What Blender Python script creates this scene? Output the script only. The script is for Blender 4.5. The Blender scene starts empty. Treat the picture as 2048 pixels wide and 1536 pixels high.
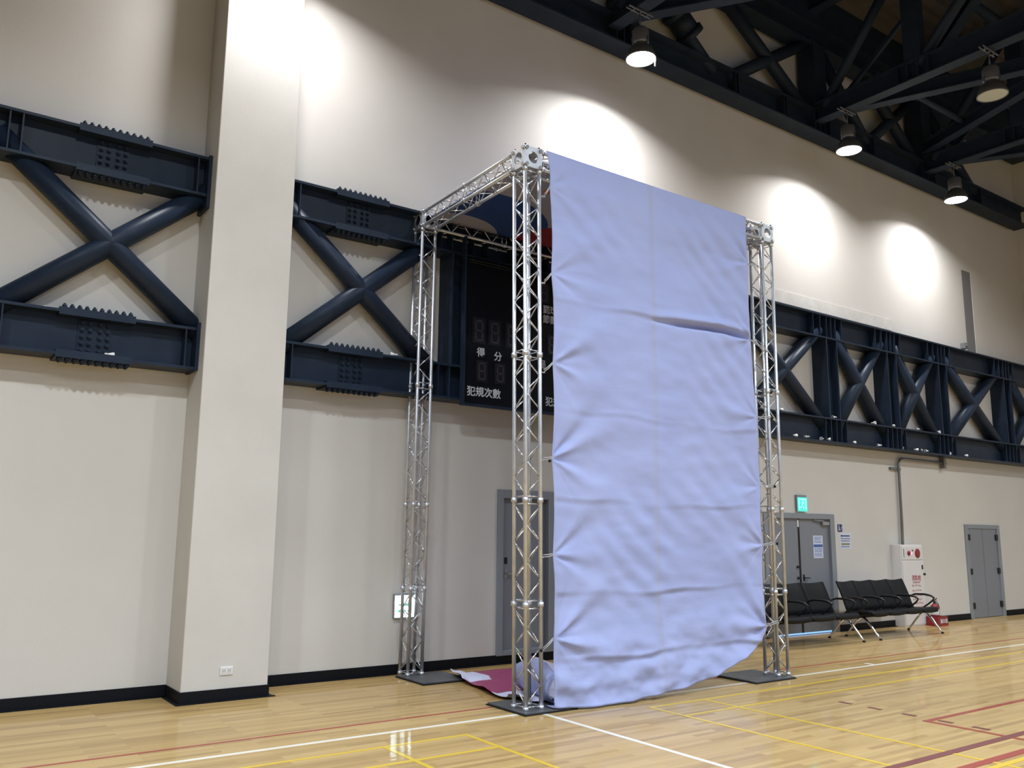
import bpy, bmesh, math, random
from mathutils import Vector, Matrix, noise

random.seed(7)
sc = bpy.context.scene
COL = sc.collection

# ---------------------------------------------------------------- camera
cam_d = bpy.data.cameras.new('camera')
cam = bpy.data.objects.new('camera', cam_d)
COL.objects.link(cam)
Rv = (0.8183230200674317, -0.5746118770304414, 0.012985592141695559)
Uv = (-0.1061733457709954, -0.12892335645630423, 0.98595435432267)
Fv = (0.5648669360792063, 0.8082078686424634, 0.16650941591662669)
cam.matrix_world = Matrix(((Rv[0], Uv[0], -Fv[0], 0.0), (Rv[1], Uv[1], -Fv[1], -9.00703),
                           (Rv[2], Uv[2], -Fv[2], 1.65), (0, 0, 0, 1)))
cam_d.sensor_width = 36.0
cam_d.lens = 36.0 * 1712.667 / 2048.0
cam_d.shift_x = (1024 - 983.84) / 2048.0
cam_d.shift_y = (769.82 - 768) / 2048.0
cam_d.clip_end = 200
sc.camera = cam

# ---------------------------------------------------------------- world, exposure
w = bpy.data.worlds.new('hall_daylight')
sc.world = w
w.use_nodes = True
w.node_tree.nodes['Background'].inputs[0].default_value = (0.62, 0.74, 1.0, 1)
w.node_tree.nodes['Background'].inputs[1].default_value = 0.035
sc.view_settings.view_transform = 'Standard'
sc.view_settings.look = 'None'
sc.view_settings.gamma = 1.0
sc.view_settings.use_curve_mapping = False
sc.view_settings.exposure = 0.0


def area_light(name, loc, size, power, color, spread=180.0, target=None, sizey=None):
    d = bpy.data.lights.new(name, 'AREA')
    d.energy = power
    d.color = color
    d.size = size
    if sizey:
        d.shape = 'RECTANGLE'
        d.size_y = sizey
    else:
        d.shape = 'DISK'
    d.spread = math.radians(spread)
    o = bpy.data.objects.new(name, d)
    o.location = loc
    if target is not None:
        dr = Vector(target) - Vector(loc)
        o.rotation_euler = dr.to_track_quat('-Z', 'Y').to_euler()
    COL.objects.link(o)
    return o


# the high bay lamps of the rows further out in the hall (above and behind the camera)
LAMP_ROW = [3.1, 8.15, 13.2, 16.9]
for yy in (-6.2, -10.5, -15.0):
    for xx in (-3.0, 1.5, 6.0, 10.5, 15.0, 19.5):
        area_light('high_bay_light', (xx, yy, 8.3), 0.5, (320 if xx < 0 else 235) if xx < 5 else (165 if xx < 8 else 150), (0.87, 0.935, 1.0), 150)
# broad cool fill added out of view, standing in for daylight from behind
area_light('added_daylight_fill', (6.0, -19.0, 4.2), 22.0, 260, (0.62, 0.74, 1.0), 150, (6.0, 0.0, 2.2), 3.5)

# ---------------------------------------------------------------- materials
MATS = {}


def principled(name, col, rough=0.5, metal=0.0, spec=0.5, coat=0.0, coat_r=0.1):
    m = bpy.data.materials.new(name)
    m.use_nodes = True
    b = m.node_tree.nodes['Principled BSDF']
    b.inputs['Base Color'].default_value = (*col, 1)
    b.inputs['Roughness'].default_value = rough
    b.inputs['Metallic'].default_value = metal
    b.inputs['Specular IOR Level'].default_value = spec
    b.inputs['Coat Weight'].default_value = coat
    b.inputs['Coat Roughness'].default_value = coat_r
    MATS[name] = m
    return m


def nodes(m):
    return m.node_tree.nodes, m.node_tree.links, m.node_tree.nodes['Principled BSDF']


def mottle(m, c1, c2, scale=3.0, detail=6.0, lo=0.35, hi=0.65, bump=0.0, bscale=60.0, rough=None):
    """procedural wear: noise between two close colours, fine bump"""
    n, l, b = nodes(m)
    tc = n.new('ShaderNodeTexCoord')
    nz = n.new('ShaderNodeTexNoise')
    nz.inputs['Scale'].default_value = scale
    nz.inputs['Detail'].default_value = detail
    l.new(tc.outputs['Object'], nz.inputs['Vector'])
    r = n.new('ShaderNodeValToRGB')
    r.color_ramp.elements[0].position = lo
    r.color_ramp.elements[1].position = hi
    r.color_ramp.elements[0].color = (*c1, 1)
    r.color_ramp.elements[1].color = (*c2, 1)
    l.new(nz.outputs['Fac'], r.inputs['Fac'])
    l.new(r.outputs['Color'], b.inputs['Base Color'])
    if bump:
        n2 = n.new('ShaderNodeTexNoise')
        n2.inputs['Scale'].default_value = bscale
        n2.inputs['Detail'].default_value = 4
        l.new(tc.outputs['Object'], n2.inputs['Vector'])
        bp = n.new('ShaderNodeBump')
        bp.inputs['Strength'].default_value = bump
        bp.inputs['Distance'].default_value = 0.01
        l.new(n2.outputs['Fac'], bp.inputs['Height'])
        l.new(bp.outputs['Normal'], b.inputs['Normal'])
    return m


M_WALL = principled('wall_paint', (0.60, 0.545, 0.455), 0.75, spec=0.25)
mottle(M_WALL, (0.59, 0.565, 0.525), (0.63, 0.605, 0.565), 0.8, 5, 0.3, 0.7, 0.12, 90)
M_PILLAR = principled('pillar_paint', (0.66, 0.62, 0.55), 0.65, spec=0.3)
# faint scuffs on the pillar plaster
mottle(M_PILLAR, (0.60, 0.58, 0.54), (0.635, 0.615, 0.575), 1.6, 7, 0.3, 0.6, 0.1, 70)
M_PATCH = principled('plaster_patch', (0.62, 0.60, 0.56), 0.8, spec=0.2)
mottle(M_PATCH, (0.58, 0.56, 0.52), (0.65, 0.63, 0.59), 5, 6, 0.35, 0.65)
M_STEEL = principled('blue_steel_paint', (0.035, 0.055, 0.083), 0.40, spec=0.16)
mottle(M_STEEL, (0.014, 0.023, 0.042), (0.019, 0.030, 0.052), 4, 5, 0.35, 0.65)
M_ROOFSTEEL = principled('dark_roof_steel', (0.030, 0.040, 0.055), 0.55, spec=0.2)
mottle(M_ROOFSTEEL, (0.013, 0.021, 0.036), (0.018, 0.028, 0.047), 3, 5)
M_DECK = principled('roof_deck', (0.16, 0.14, 0.12), 0.7, spec=0.3)
mottle(M_DECK, (0.055, 0.05, 0.05), (0.09, 0.08, 0.07), 1.2, 5)
M_BASE = principled('rubber_base', (0.006, 0.007, 0.010), 0.5, spec=0.15)
M_ALU = principled('brushed_aluminium', (0.80, 0.81, 0.83), 0.42, metal=0.78)
mottle(M_ALU, (0.56, 0.58, 0.62), (0.66, 0.68, 0.72), 9, 3)
M_ALUBR = principled('bright_aluminium', (0.70, 0.71, 0.74), 0.24, metal=1.0)
M_BOLT = principled('zinc_bolt', (0.45, 0.46, 0.48), 0.3, metal=1.0)
M_PLATE = principled('grey_base_plate', (0.075, 0.080, 0.088), 0.45, spec=0.5)
mottle(M_PLATE, (0.065, 0.070, 0.078), (0.09, 0.095, 0.104), 6, 6)
M_RUBBER = principled('black_rubber', (0.010, 0.010, 0.011), 0.7, spec=0.3)
M_DOOR = principled('grey_door_paint', (0.20, 0.215, 0.245), 0.42, spec=0.5)
M_FRAME = principled('grey_frame_paint', (0.23, 0.25, 0.28), 0.42, spec=0.5)
M_DARK = principled('dark_metal', (0.02, 0.02, 0.022), 0.4, metal=0.6)
M_BLACKBOARD = principled('scoreboard_black', (0.004, 0.005, 0.008), 0.45, spec=0.12)
M_SLOT = principled('digit_window', (0.014, 0.014, 0.019), 0.35, spec=0.2)
M_SEG = principled('unlit_segment', (0.035, 0.030, 0.038), 0.4)
M_TXT = principled('white_lettering', (0.62, 0.64, 0.68), 0.6)
M_VINYL = principled('bench_vinyl', (0.007, 0.0078, 0.0095), 0.5, spec=0.15)
M_ARM = principled('black_plastic', (0.010, 0.010, 0.012), 0.28, spec=0.5)
M_CHROME = principled('chrome', (0.85, 0.85, 0.87), 0.10, metal=1.0)
M_CAB = principled('cabinet_white', (0.66, 0.64, 0.63), 0.35, spec=0.5)
M_RED = principled('red_paint', (0.22, 0.012, 0.018), 0.4, spec=0.5)
M_REDTXT = principled('red_lettering', (0.30, 0.03, 0.05), 0.5)
M_PAPER = principled('paper', (0.62, 0.66, 0.78), 0.7)
M_NAVY = principled('navy_ink', (0.02, 0.03, 0.15), 0.6)
M_BLUEINK = principled('blue_ink', (0.05, 0.12, 0.38), 0.6)
M_OLIVE = principled('olive_ink', (0.22, 0.22, 0.08), 0.6)
M_CONDUIT = principled('galvanised_conduit', (0.20, 0.20, 0.20), 0.42, metal=0.6)
M_WHITE = principled('white_plastic', (0.75, 0.75, 0.76), 0.4)
M_FEATHER = principled('white_feather', (0.80, 0.80, 0.78), 0.7)
M_CORK = principled('cork', (0.70, 0.66, 0.58), 0.6)
M_CORD = principled('pale_cord', (0.42, 0.42, 0.44), 0.6)
M_HOUSE = principled('lamp_housing', (0.17, 0.17, 0.18), 0.4, metal=0.5)
M_BELL = principled('lamp_reflector', (0.10, 0.10, 0.095), 0.4, metal=0.3)
M_OFFLENS = principled('unlit_lens', (0.50, 0.52, 0.46), 0.3)
M_STRIP = principled('grey_panel', (0.19, 0.185, 0.19), 0.6)
M_GREEN = principled('green_sign_ink', (0.02, 0.40, 0.22), 0.5)


def emission(name, col, strength):
    m = bpy.data.materials.new(name)
    m.use_nodes = True
    n = m.node_tree.nodes
    n.remove(n['Principled BSDF'])
    e = n.new('ShaderNodeEmission')
    e.inputs[0].default_value = (*col, 1)
    e.inputs[1].default_value = strength
    m.node_tree.links.new(e.outputs[0], n['Material Output'].inputs[0])
    return m


M_LIT = emission('lit_lamp_lens', (0.93, 0.93, 1.0), 14)
# the lit lens is clear glass in front of the lamp's light, glowing itself
_n = M_LIT.node_tree.nodes
_t = _n.new('ShaderNodeBsdfTransparent')
_a = _n.new('ShaderNodeAddShader')
M_LIT.node_tree.links.new(_n['Emission'].outputs[0], _a.inputs[0])
M_LIT.node_tree.links.new(_t.outputs[0], _a.inputs[1])
M_LIT.node_tree.links.new(_a.outputs[0], _n['Material Output'].inputs[0])
M_EXITW = emission('lit_exit_panel', (0.72, 0.93, 1.0), 5.0)
M_EXITG = emission('lit_green_panel', (0.10, 0.72, 0.62), 1.3)
M_EXITG2 = emission('lit_green_figure', (0.30, 1.0, 0.90), 1.8)
M_EXITGD = emission('lit_green_arrow', (0.10, 0.62, 0.42), 1.0)
M_GAP = emission('daylight_gap', (0.25, 0.50, 0.95), 1.5)
M_REDLAMP = emission('red_indicator_lamp', (1.0, 0.25, 0.45), 2.5)


def floor_material():
    m = principled('maple_floor', (0.6, 0.42, 0.24), 0.5, spec=0.12, coat=0.46, coat_r=0.06)
    n, l, b = nodes(m)
    tc = n.new('ShaderNodeTexCoord')
    br = n.new('ShaderNodeTexBrick')
    br.offset = 0.37
    br.offset_frequency = 3
    br.inputs['Scale'].default_value = 1.0
    br.inputs['Brick Width'].default_value = 0.85
    br.inputs['Row Height'].default_value = 0.057
    br.inputs['Mortar Size'].default_value = 0.0012
    br.inputs['Mortar Smooth'].default_value = 0.5
    br.inputs['Bias'].default_value = 0.0
    br.inputs['Color1'].default_value = (0.0, 0.0, 0.0, 1)
    br.inputs['Color2'].default_value = (1.0, 1.0, 1.0, 1)
    br.inputs['Mortar'].default_value = (0.5, 0.5, 0.5, 1)
    l.new(tc.outputs['Object'], br.inputs['Vector'])
    # long grain streaks
    mp = n.new('ShaderNodeMapping')
    mp.inputs['Scale'].default_value = (1.1, 17.0, 1.0)
    l.new(tc.outputs['Object'], mp.inputs['Vector'])
    nz = n.new('ShaderNodeTexNoise')
    nz.inputs['Scale'].default_value = 1.6
    nz.inputs['Detail'].default_value = 7
    nz.inputs['Roughness'].default_value = 0.6
    l.new(mp.outputs[0], nz.inputs['Vector'])
    mx = n.new('ShaderNodeMix')
    mx.data_type = 'FLOAT'
    mx.inputs[0].default_value = 0.48
    l.new(br.outputs['Color'], mx.inputs[2])
    l.new(nz.outputs['Fac'], mx.inputs[3])
    r = n.new('ShaderNodeValToRGB')
    cr = r.color_ramp
    cr.elements[0].position = 0.08
    cr.elements[0].color = (0.265, 0.165, 0.062, 1)
    cr.elements[1].position = 0.85
    cr.elements[1].color = (0.50, 0.35, 0.145, 1)
    e = cr.elements.new(0.42)
    e.color = (0.415, 0.28, 0.11, 1)
    l.new(mx.outputs[0], r.inputs['Fac'])
    # mortar darkening
    mm = n.new('ShaderNodeMix')
    mm.data_type = 'RGBA'
    mm.inputs['B'].default_value = (0.30, 0.19, 0.10, 1)
    l.new(br.outputs['Fac'], mm.inputs['Factor'])
    l.new(r.outputs['Color'], mm.inputs['A'])
    l.new(mm.outputs['Result'], b.inputs['Base Color'])
    # slow waviness of the varnish
    n3 = n.new('ShaderNodeTexNoise')
    n3.inputs['Scale'].default_value = 5.0
    n3.inputs['Detail'].default_value = 2
    mp3 = n.new('ShaderNodeMapping')
    mp3.inputs['Scale'].default_value = (0.5, 3.0, 1.0)
    l.new(tc.outputs['Object'], mp3.inputs['Vector'])
    l.new(mp3.outputs[0], n3.inputs['Vector'])
    bp = n.new('ShaderNodeBump')
    bp.inputs['Strength'].default_value = 0.10
    bp.inputs['Distance'].default_value = 0.01
    l.new(n3.outputs['Fac'], bp.inputs['Height'])
    l.new(bp.outputs['Normal'], b.inputs['Coat Normal'])
    return m


def line_material(name, col):
    return principled(name, col, 0.42, spec=0.3, coat=0.35, coat_r=0.08)


M_FLOOR = floor_material()
M_LW = line_material('white_line_paint', (0.72, 0.70, 0.62))
M_LY = line_material('yellow_line_paint', (0.62, 0.43, 0.035))
M_LR = line_material('red_line_paint', (0.30, 0.045, 0.030))
M_LB = line_material('maroon_line_paint', (0.16, 0.035, 0.035))


def circle_mask(n, l, vec, cx, cy, r, soft=0.004):
    """1 inside a circle of the object's own XY plane"""
    s = n.new('ShaderNodeVectorMath')
    s.operation = 'SUBTRACT'
    s.inputs[1].default_value = (cx, cy, 0)
    l.new(vec, s.inputs[0])
    mu = n.new('ShaderNodeVectorMath')
    mu.operation = 'MULTIPLY'
    mu.inputs[1].default_value = (1, 1, 0)
    l.new(s.outputs[0], mu.inputs[0])
    ln = n.new('ShaderNodeVectorMath')
    ln.operation = 'LENGTH'
    l.new(mu.outputs[0], ln.inputs[0])
    mr = n.new('ShaderNodeMapRange')
    mr.inputs['From Min'].default_value = r - soft
    mr.inputs['From Max'].default_value = r + soft
    mr.inputs['To Min'].default_value = 1.0
    mr.inputs['To Max'].default_value = 0.0
    l.new(ln.outputs['Value'], mr.inputs['Value'])
    return mr.outputs[0]


def print_material(name, base, circles, rough=0.5):
    """a printed cloth: coloured discs laid over a base colour, in the object's own plane"""
    m = principled(name, base, rough, spec=0.3)
    n, l, b = nodes(m)
    tc = n.new('ShaderNodeTexCoord')
    prev = None
    for (cx, cy, r, col) in circles:
        f = circle_mask(n, l, tc.outputs['Object'], cx, cy, r)
        mm = n.new('ShaderNodeMix')
        mm.data_type = 'RGBA'
        if prev is None:
            mm.inputs['A'].default_value = (*base, 1)
        else:
            l.new(prev, mm.inputs['A'])
        mm.inputs['B'].default_value = (*col, 1)
        l.new(f, mm.inputs['Factor'])
        prev = mm.outputs['Result']
    l.new(prev, b.inputs['Base Color'])
    return m


CLOTH = (0.50, 0.53, 0.80)
M_CLOTH = principled('banner_back_cloth', CLOTH, 0.62, spec=0.25)


def cloth_setup():
    n, l, b = nodes(M_CLOTH)
    tc = n.new('ShaderNodeTexCoord')
    # grey glue seam running down the middle, and faint blotches
    sep = n.new('ShaderNodeSeparateXYZ')
    l.new(tc.outputs['Object'], sep.inputs[0])
    a = n.new('ShaderNodeMath'); a.operation = 'SUBTRACT'; a.inputs[1].default_value = 1.445
    l.new(sep.outputs['X'], a.inputs[0])
    ab = n.new('ShaderNodeMath'); ab.operation = 'ABSOLUTE'
    l.new(a.outputs[0], ab.inputs[0])
    mr = n.new('ShaderNodeMapRange')
    mr.inputs['From Min'].default_value = 0.018
    mr.inputs['From Max'].default_value = 0.055
    mr.inputs['To Min'].default_value = 0.55
    mr.inputs['To Max'].default_value = 0.0
    l.new(ab.outputs[0], mr.inputs['Value'])
    nz = n.new('ShaderNodeTexNoise')
    nz.inputs['Scale'].default_value = 1.1
    nz.inputs['Detail'].default_value = 4
    l.new(tc.outputs['Object'], nz.inputs['Vector'])
    r = n.new('ShaderNodeValToRGB')
    r.color_ramp.elements[0].position = 0.35
    r.color_ramp.elements[0].color = (0.33, 0.385, 0.66, 1)
    r.color_ramp.elements[1].position = 0.7
    r.color_ramp.elements[1].color = (0.355, 0.405, 0.67, 1)
    l.new(nz.outputs['Fac'], r.inputs['Fac'])
    mm = n.new('ShaderNodeMix'); mm.data_type = 'RGBA'
    l.new(mr.outputs[0], mm.inputs['Factor'])
    l.new(r.outputs['Color'], mm.inputs['A'])
    mm.inputs['B'].default_value = (0.345, 0.375, 0.55, 1)
    l.new(mm.outputs['Result'], b.inputs['Base Color'])
    n2 = n.new('ShaderNodeTexNoise')
    n2.inputs['Scale'].default_value = 9
    n2.inputs['Detail'].default_value = 6
    mp = n.new('ShaderNodeMapping')
    mp.inputs['Scale'].default_value = (0.6, 1, 1.6)
    l.new(tc.outputs['Object'], mp.inputs['Vector'])
    l.new(mp.outputs[0], n2.inputs['Vector'])
    bp = n.new('ShaderNodeBump')
    bp.inputs['Strength'].default_value = 0.25
    bp.inputs['Distance'].default_value = 0.012
    l.new(n2.outputs['Fac'], bp.inputs['Height'])
    l.new(bp.outputs['Normal'], b.inputs['Normal'])


cloth_setup()

# ---------------------------------------------------------------- object helpers


def tag(o, label=None, cat=None, group=None, kind=None):
    if label: o['label'] = label
    if cat: o['category'] = cat
    if group: o['group'] = group
    if kind: o['kind'] = kind
    return o


def thing(name, loc, label, cat, group=None, rz=0.0):
    o = bpy.data.objects.new(name, None)
    o.empty_display_size = 0.1
    o.location = loc
    o.rotation_euler = (0, 0, rz)
    COL.objects.link(o)
    return tag(o, label, cat, group)


def wloc(o):
    v = Vector((0, 0, 0))
    while o is not None:
        v += Vector(o.location)
        o = o.parent
    return v


class MB:
    """collects shapes given in hall coordinates; build() links them as ONE mesh object"""
    def __init__(self):
        self.bm = bmesh.new()

    def box(self, x0, x1, y0, y1, z0, z1):
        vs = [self.bm.verts.new((x, y, z)) for x in (x0, x1) for y in (y0, y1) for z in (z0, z1)]
        for f in ((0, 1, 3, 2), (4, 6, 7, 5), (0, 4, 5, 1), (2, 3, 7, 6), (0, 2, 6, 4), (1, 5, 7, 3)):
            self.bm.faces.new([vs[i] for i in f])
        return self

    def cbox(self, c, s, rot=None):
        """box by centre, size and optional 3x3 rotation"""
        c = Vector(c)
        vs = []
        for x in (-.5, .5):
            for y in (-.5, .5):
                for z in (-.5, .5):
                    v = Vector((x * s[0], y * s[1], z * s[2]))
                    if rot: v = rot @ v
                    vs.append(self.bm.verts.new(c + v))
        for f in ((0, 1, 3, 2), (4, 6, 7, 5), (0, 4, 5, 1), (2, 3, 7, 6), (0, 2, 6, 4), (1, 5, 7, 3)):
            self.bm.faces.new([vs[i] for i in f])
        return self

    def bar(self, p, q, wdt, hgt, up=(0, 0, 1)):
        """rectangular bar from p to q"""
        p, q = Vector(p), Vector(q)
        d = (q - p)
        L = d.length
        d.normalize()
        s = d.cross(Vector(up)).normalized()
        u = s.cross(d)
        rot = Matrix((d, s, u)).transposed()
        return self.cbox((p + q) / 2, (L, wdt, hgt), rot)

    def tube(self, p, q, r, seg=12, r2=None, caps=True):
        p, q = Vector(p), Vector(q)
        r2 = r if r2 is None else r2
        d = (q - p).normalized()
        a = d.orthogonal().normalized()
        b = d.cross(a)
        A, B = [], []
        for i in range(seg):
            t = 2 * math.pi * i / seg
            v = a * math.cos(t) + b * math.sin(t)
            A.append(self.bm.verts.new(p + v * r))
            B.append(self.bm.verts.new(q + v * r2))
        for i in range(seg):
            j = (i + 1) % seg
            f = self.bm.faces.new((A[i], A[j], B[j], B[i]))
            f.smooth = True
        if caps:
            if r > 1e-6: self.bm.faces.new(A[::-1])
            if r2 > 1e-6: self.bm.faces.new(B)
        return self

    def path(self, pts, r, seg=10, closed=False):
        """smooth tube along a list of points"""
        pts = [Vector(p) for p in pts]
        n = len(pts)
        rings = []
        ref = None
        for i, p in enumerate(pts):
            if closed:
                d = pts[(i + 1) % n] - pts[i - 1]
            else:
                d = pts[min(i + 1, n - 1)] - pts[max(i - 1, 0)]
            d.normalize()
            if ref is None:
                ref = d.orthogonal().normalized()
            a = (ref - d * ref.dot(d)).normalized()
            ref = a
            b = d.cross(a)
            rr = r[i] if isinstance(r, (list, tuple)) else r
            rings.append([self.bm.verts.new(p + (a * math.cos(2 * math.pi * k / seg) + b * math.sin(2 * math.pi * k / seg)) * rr) for k in range(seg)])
        m = n if closed else n - 1
        for i in range(m):
            A, B = rings[i], rings[(i + 1) % n]
            for k in range(seg):
                j = (k + 1) % seg
                f = self.bm.faces.new((A[k], A[j], B[j], B[k]))
                f.smooth = True
        if not closed:
            self.bm.faces.new(rings[0][::-1])
            self.bm.faces.new(rings[-1])
        return self

    def lathe(self, c, prof, seg=32, axis='Z', tilt=None, caps=True):
        """revolve (radius, height) pairs round a vertical axis through c"""
        c = Vector(c)
        rings = []
        for (r, h) in prof:
            ring = []
            for k in range(seg):
                t = 2 * math.pi * k / seg
                if axis == 'Z': v = Vector((r * math.cos(t), r * math.sin(t), h))
                elif axis == 'Y': v = Vector((r * math.cos(t), h, r * math.sin(t)))
                else: v = Vector((h, r * math.cos(t), r * math.sin(t)))
                if tilt: v = tilt @ v
                ring.append(self.bm.verts.new(c + v))
            rings.append(ring)
        for A, B in zip(rings, rings[1:]):
            for k in range(seg):
                j = (k + 1) % seg
                f = self.bm.faces.new((A[k], A[j], B[j], B[k]))
                f.smooth = True
        if caps and prof[0][0] > 1e-5: self.bm.faces.new(rings[0][::-1])
        if caps and prof[-1][0] > 1e-5: self.bm.faces.new(rings[-1])
        return self

    def poly(self, pts, depth=(0, 0, 0)):
        """flat polygon extruded by a vector"""
        d = Vector(depth)
        A = [self.bm.verts.new(Vector(p)) for p in pts]
        if d.length < 1e-9:
            self.bm.faces.new(A)
            return self
        B = [self.bm.verts.new(Vector(p) + d) for p in pts]
        self.bm.faces.new(A[::-1])
        self.bm.faces.new(B)
        for i in range(len(A)):
            j = (i + 1) % len(A)
            self.bm.faces.new((A[i], A[j], B[j], B[i]))
        return self

    def grid(self, rows, thick=0.0, smooth=True):
        """rows: list of lists of points; thick>0 gives it a back side"""
        V = [[self.bm.verts.new(Vector(p)) for p in r] for r in rows]
        for i in range(len(V) - 1):
            for j in range(len(V[0]) - 1):
                f = self.bm.faces.new((V[i][j], V[i][j + 1], V[i + 1][j + 1], V[i + 1][j]))
                f.smooth = smooth
        return self

    def build(self, name, mat, parent=None, bevel=0.0, solid=0.0, label=None, kind=None):
        if bevel == 0.0:
            bmesh.ops.recalc_face_normals(self.bm, faces=self.bm.faces[:])
        off = wloc(parent) if parent else Vector((0, 0, 0))
        if parent is None:
            xs = [v.co for v in self.bm.verts]
            lo = Vector((min(v.x for v in xs), min(v.y for v in xs), min(v.z for v in xs)))
            hi = Vector((max(v.x for v in xs), max(v.y for v in xs), max(v.z for v in xs)))
            off = Vector(((lo.x + hi.x) / 2, (lo.y + hi.y) / 2, lo.z))
            if kind == 'structure':
                off = Vector((0, 0, 0))
        for v in self.bm.verts:
            v.co -= off
        me = bpy.data.meshes.new(name)
        if bevel > 0:
            bmesh.ops.recalc_face_normals(self.bm, faces=self.bm.faces[:])
        self.bm.to_mesh(me)
        self.bm.free()
        for mm in (mat if isinstance(mat, (list, tuple)) else [mat]):
            me.materials.append(mm)
        o = bpy.data.objects.new(name, me)
        COL.objects.link(o)
        if parent:
            o.parent = parent
        else:
            o.location = off
        if bevel > 0:
            md = o.modifiers.new('bevel', 'BEVEL')
            md.width = bevel
            md.segments = 2
            md.limit_method = 'ANGLE'
        if solid > 0:
            md = o.modifiers.new('solid', 'SOLIDIFY')
            md.thickness = solid
            md.offset = 0
        if label: o['label'] = label
        if kind: o['kind'] = kind
        return o


def text(name, body, loc, size, mat, parent, extrude=0.0015, bold=0.0, align='CENTER', sx=1.0):
    """lettering standing on a wall face that looks towards -Y"""
    cu = bpy.data.curves.new(name, 'FONT')
    cu.body = body
    cu.size = size
    cu.extrude = extrude
    cu.offset = bold
    cu.align_x = align
    cu.align_y = 'CENTER'
    cu.resolution_u = 3
    t = bpy.data.objects.new(name, cu)
    COL.objects.link(t)
    bpy.context.view_layer.update()
    me = bpy.data.meshes.new_from_object(t.evaluated_get(bpy.context.evaluated_depsgraph_get()))
    bpy.data.objects.remove(t)
    off = wloc(parent)
    mt = Matrix.Translation(Vector(loc) - off) @ Matrix.Rotation(math.pi / 2, 4, 'X') @ Matrix.Diagonal((sx, 1, 1, 1))
    me.transform(mt)
    me.materials.clear()
    me.materials.append(mat)
    o = bpy.data.objects.new(name, me)
    COL.objects.link(o)
    o.parent = parent
    return o


def copy_tree(o, parent=None):
    c = o.copy()
    COL.objects.link(c)
    c.parent = parent
    for ch in o.children:
        copy_tree(ch, c)
    return c


# ---------------------------------------------------------------- the hall
ZTOP = 12.4
OPEN = [  # x0, x1, z0, z1, recess depth
    (6.47, 7.25, 0.13, 2.07, 0.10), (11.78, 13.53, 0.0, 1.92, 0.10),
    (18.25, 19.50, 0.0, 1.81, 0.05), (18.90, 19.30, 5.62, 7.45, 0.05)]
mb = MB()
xs = sorted({-9.0, 21.75} | {o[0] for o in OPEN} | {o[1] for o in OPEN})
for a, b in zip(xs, xs[1:]):
    holes = sorted([(o[2], o[3]) for o in OPEN if o[0] <= a + 1e-6 and o[1] >= b - 1e-6])
    z = 0.0
    for h0, h1 in holes:
        if h0 > z + 1e-6: mb.box(a, b, 0, 0.10, z, h0)
        z = h1
    mb.box(a, b, 0, 0.10, z, ZTOP)
mb.box(-9.0, 21.75, 0.10, 0.25, 0, ZTOP)
mb.build('wall_front', M_WALL, kind='structure')
MB().box(21.75, 22.0, -20, 0.25, 0, ZTOP).build('wall_right', M_WALL, kind='structure')
floor = MB().box(-9, 22, -20, 0.0, -0.1, 0).build('floor', M_FLOOR, kind='structure')

mb = MB()
mb.box(2.44, 3.285, -0.50, 0.0, 0, ZTOP)
pil = mb.build('wall_pillar', M_PILLAR, bevel=0.008, kind='structure')
mb = MB().box(12.0, 15.9, -0.02, 0.0, 5.62, 5.84)
mb.build('trim_1', M_PATCH, kind='structure')

# rubber cove base along the wall and round the pillar
mb = MB()
BH = 0.11
for a, b in ((-9, 2.44), (3.285, 11.70), (13.62, 18.13), (19.62, 21.75)):
    mb.box(a, b, -0.012, 0, 0, BH)
    mb.box(a, b, -0.055, -0.012, 0.0, 0.008)
mb.build('baseboard_front', M_BASE, kind='structure')
mb = MB()
mb.box(2.428, 3.297, -0.512, -0.5, 0, BH)
mb.box(2.428, 2.44, -0.5, -0.012, 0, BH)
mb.box(3.285, 3.297, -0.5, -0.012, 0, BH)
mb.box(2.39, 3.35, -0.555, -0.512, 0, 0.008)
mb.box(2.39, 2.428, -0.512, -0.012, 0, 0.008)
mb.box(3.297, 3.335, -0.512, -0.012, 0, 0.008)
mb.build('baseboard_pillar', M_BASE, kind='structure')
MB().box(21.738, 21.75, -20, -0.012, 0, BH).build('baseboard_right', M_BASE, kind='structure')

# corrugated roof deck
rows = []
y = 0.2
prof = [(0, 0), (0.10, 0), (0.14, 0.07), (0.24, 0.07), (0.28, 0)]
pts = []
while y > -20:
    for dy, dz in prof[:-1]:
        pts.append((y - dy, 11.75 + dz))
    y -= 0.28
rows = [[(x, p[0], p[1]) for p in pts] for x in (-9, 6, 22)]
mb = MB()
mb.grid(rows, smooth=False)
mb.build('ceiling', M_DECK, solid=0.02, kind='structure')

# court markings, painted on the floor
LZ = 0.0010
LINES = []


def line(mat, x0, x1, y0, y1, label):
    LINES.append(1)
    o = MB().box(x0, x1, y0, y1, 0.0, LZ + 0.00012 * len(LINES)).build('court_line', mat, floor)
    o['label'] = label


h = 0.025
line(M_LW, -9, 21.7, -2.485 - h, -2.485 + h, 'long white sideline painted parallel to the wall')
line(M_LW, 5.085, 5.135, -12, -2.51, 'white line running from under the truss foot towards the viewer')
line(M_LW, 10.60, 10.66, -2.46, -2.34, 'short white tick on the far sideline')
line(M_LR, -9, 21.7, -2.10 - 0.018, -2.10 + 0.018, 'thin red line between sideline and wall')
line(M_LY, -9, 4.09, -2.885 - 0.02, -2.885 + 0.02, 'yellow sideline of the left badminton court')
line(M_LY, -9, 4.09, -3.345 - 0.02, -3.345 + 0.02, 'inner yellow sideline of the left badminton court')
line(M_LY, 4.05, 4.09, -9, -2.905, 'yellow baseline of the left badminton court')
line(M_LY, 3.30, 3.34, -9, -2.905, 'yellow long service line of the left badminton court')
line(M_LY, 6.14, 21.7, -2.89 - 0.02, -2.89 + 0.02, 'yellow sideline of the right badminton court')
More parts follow.
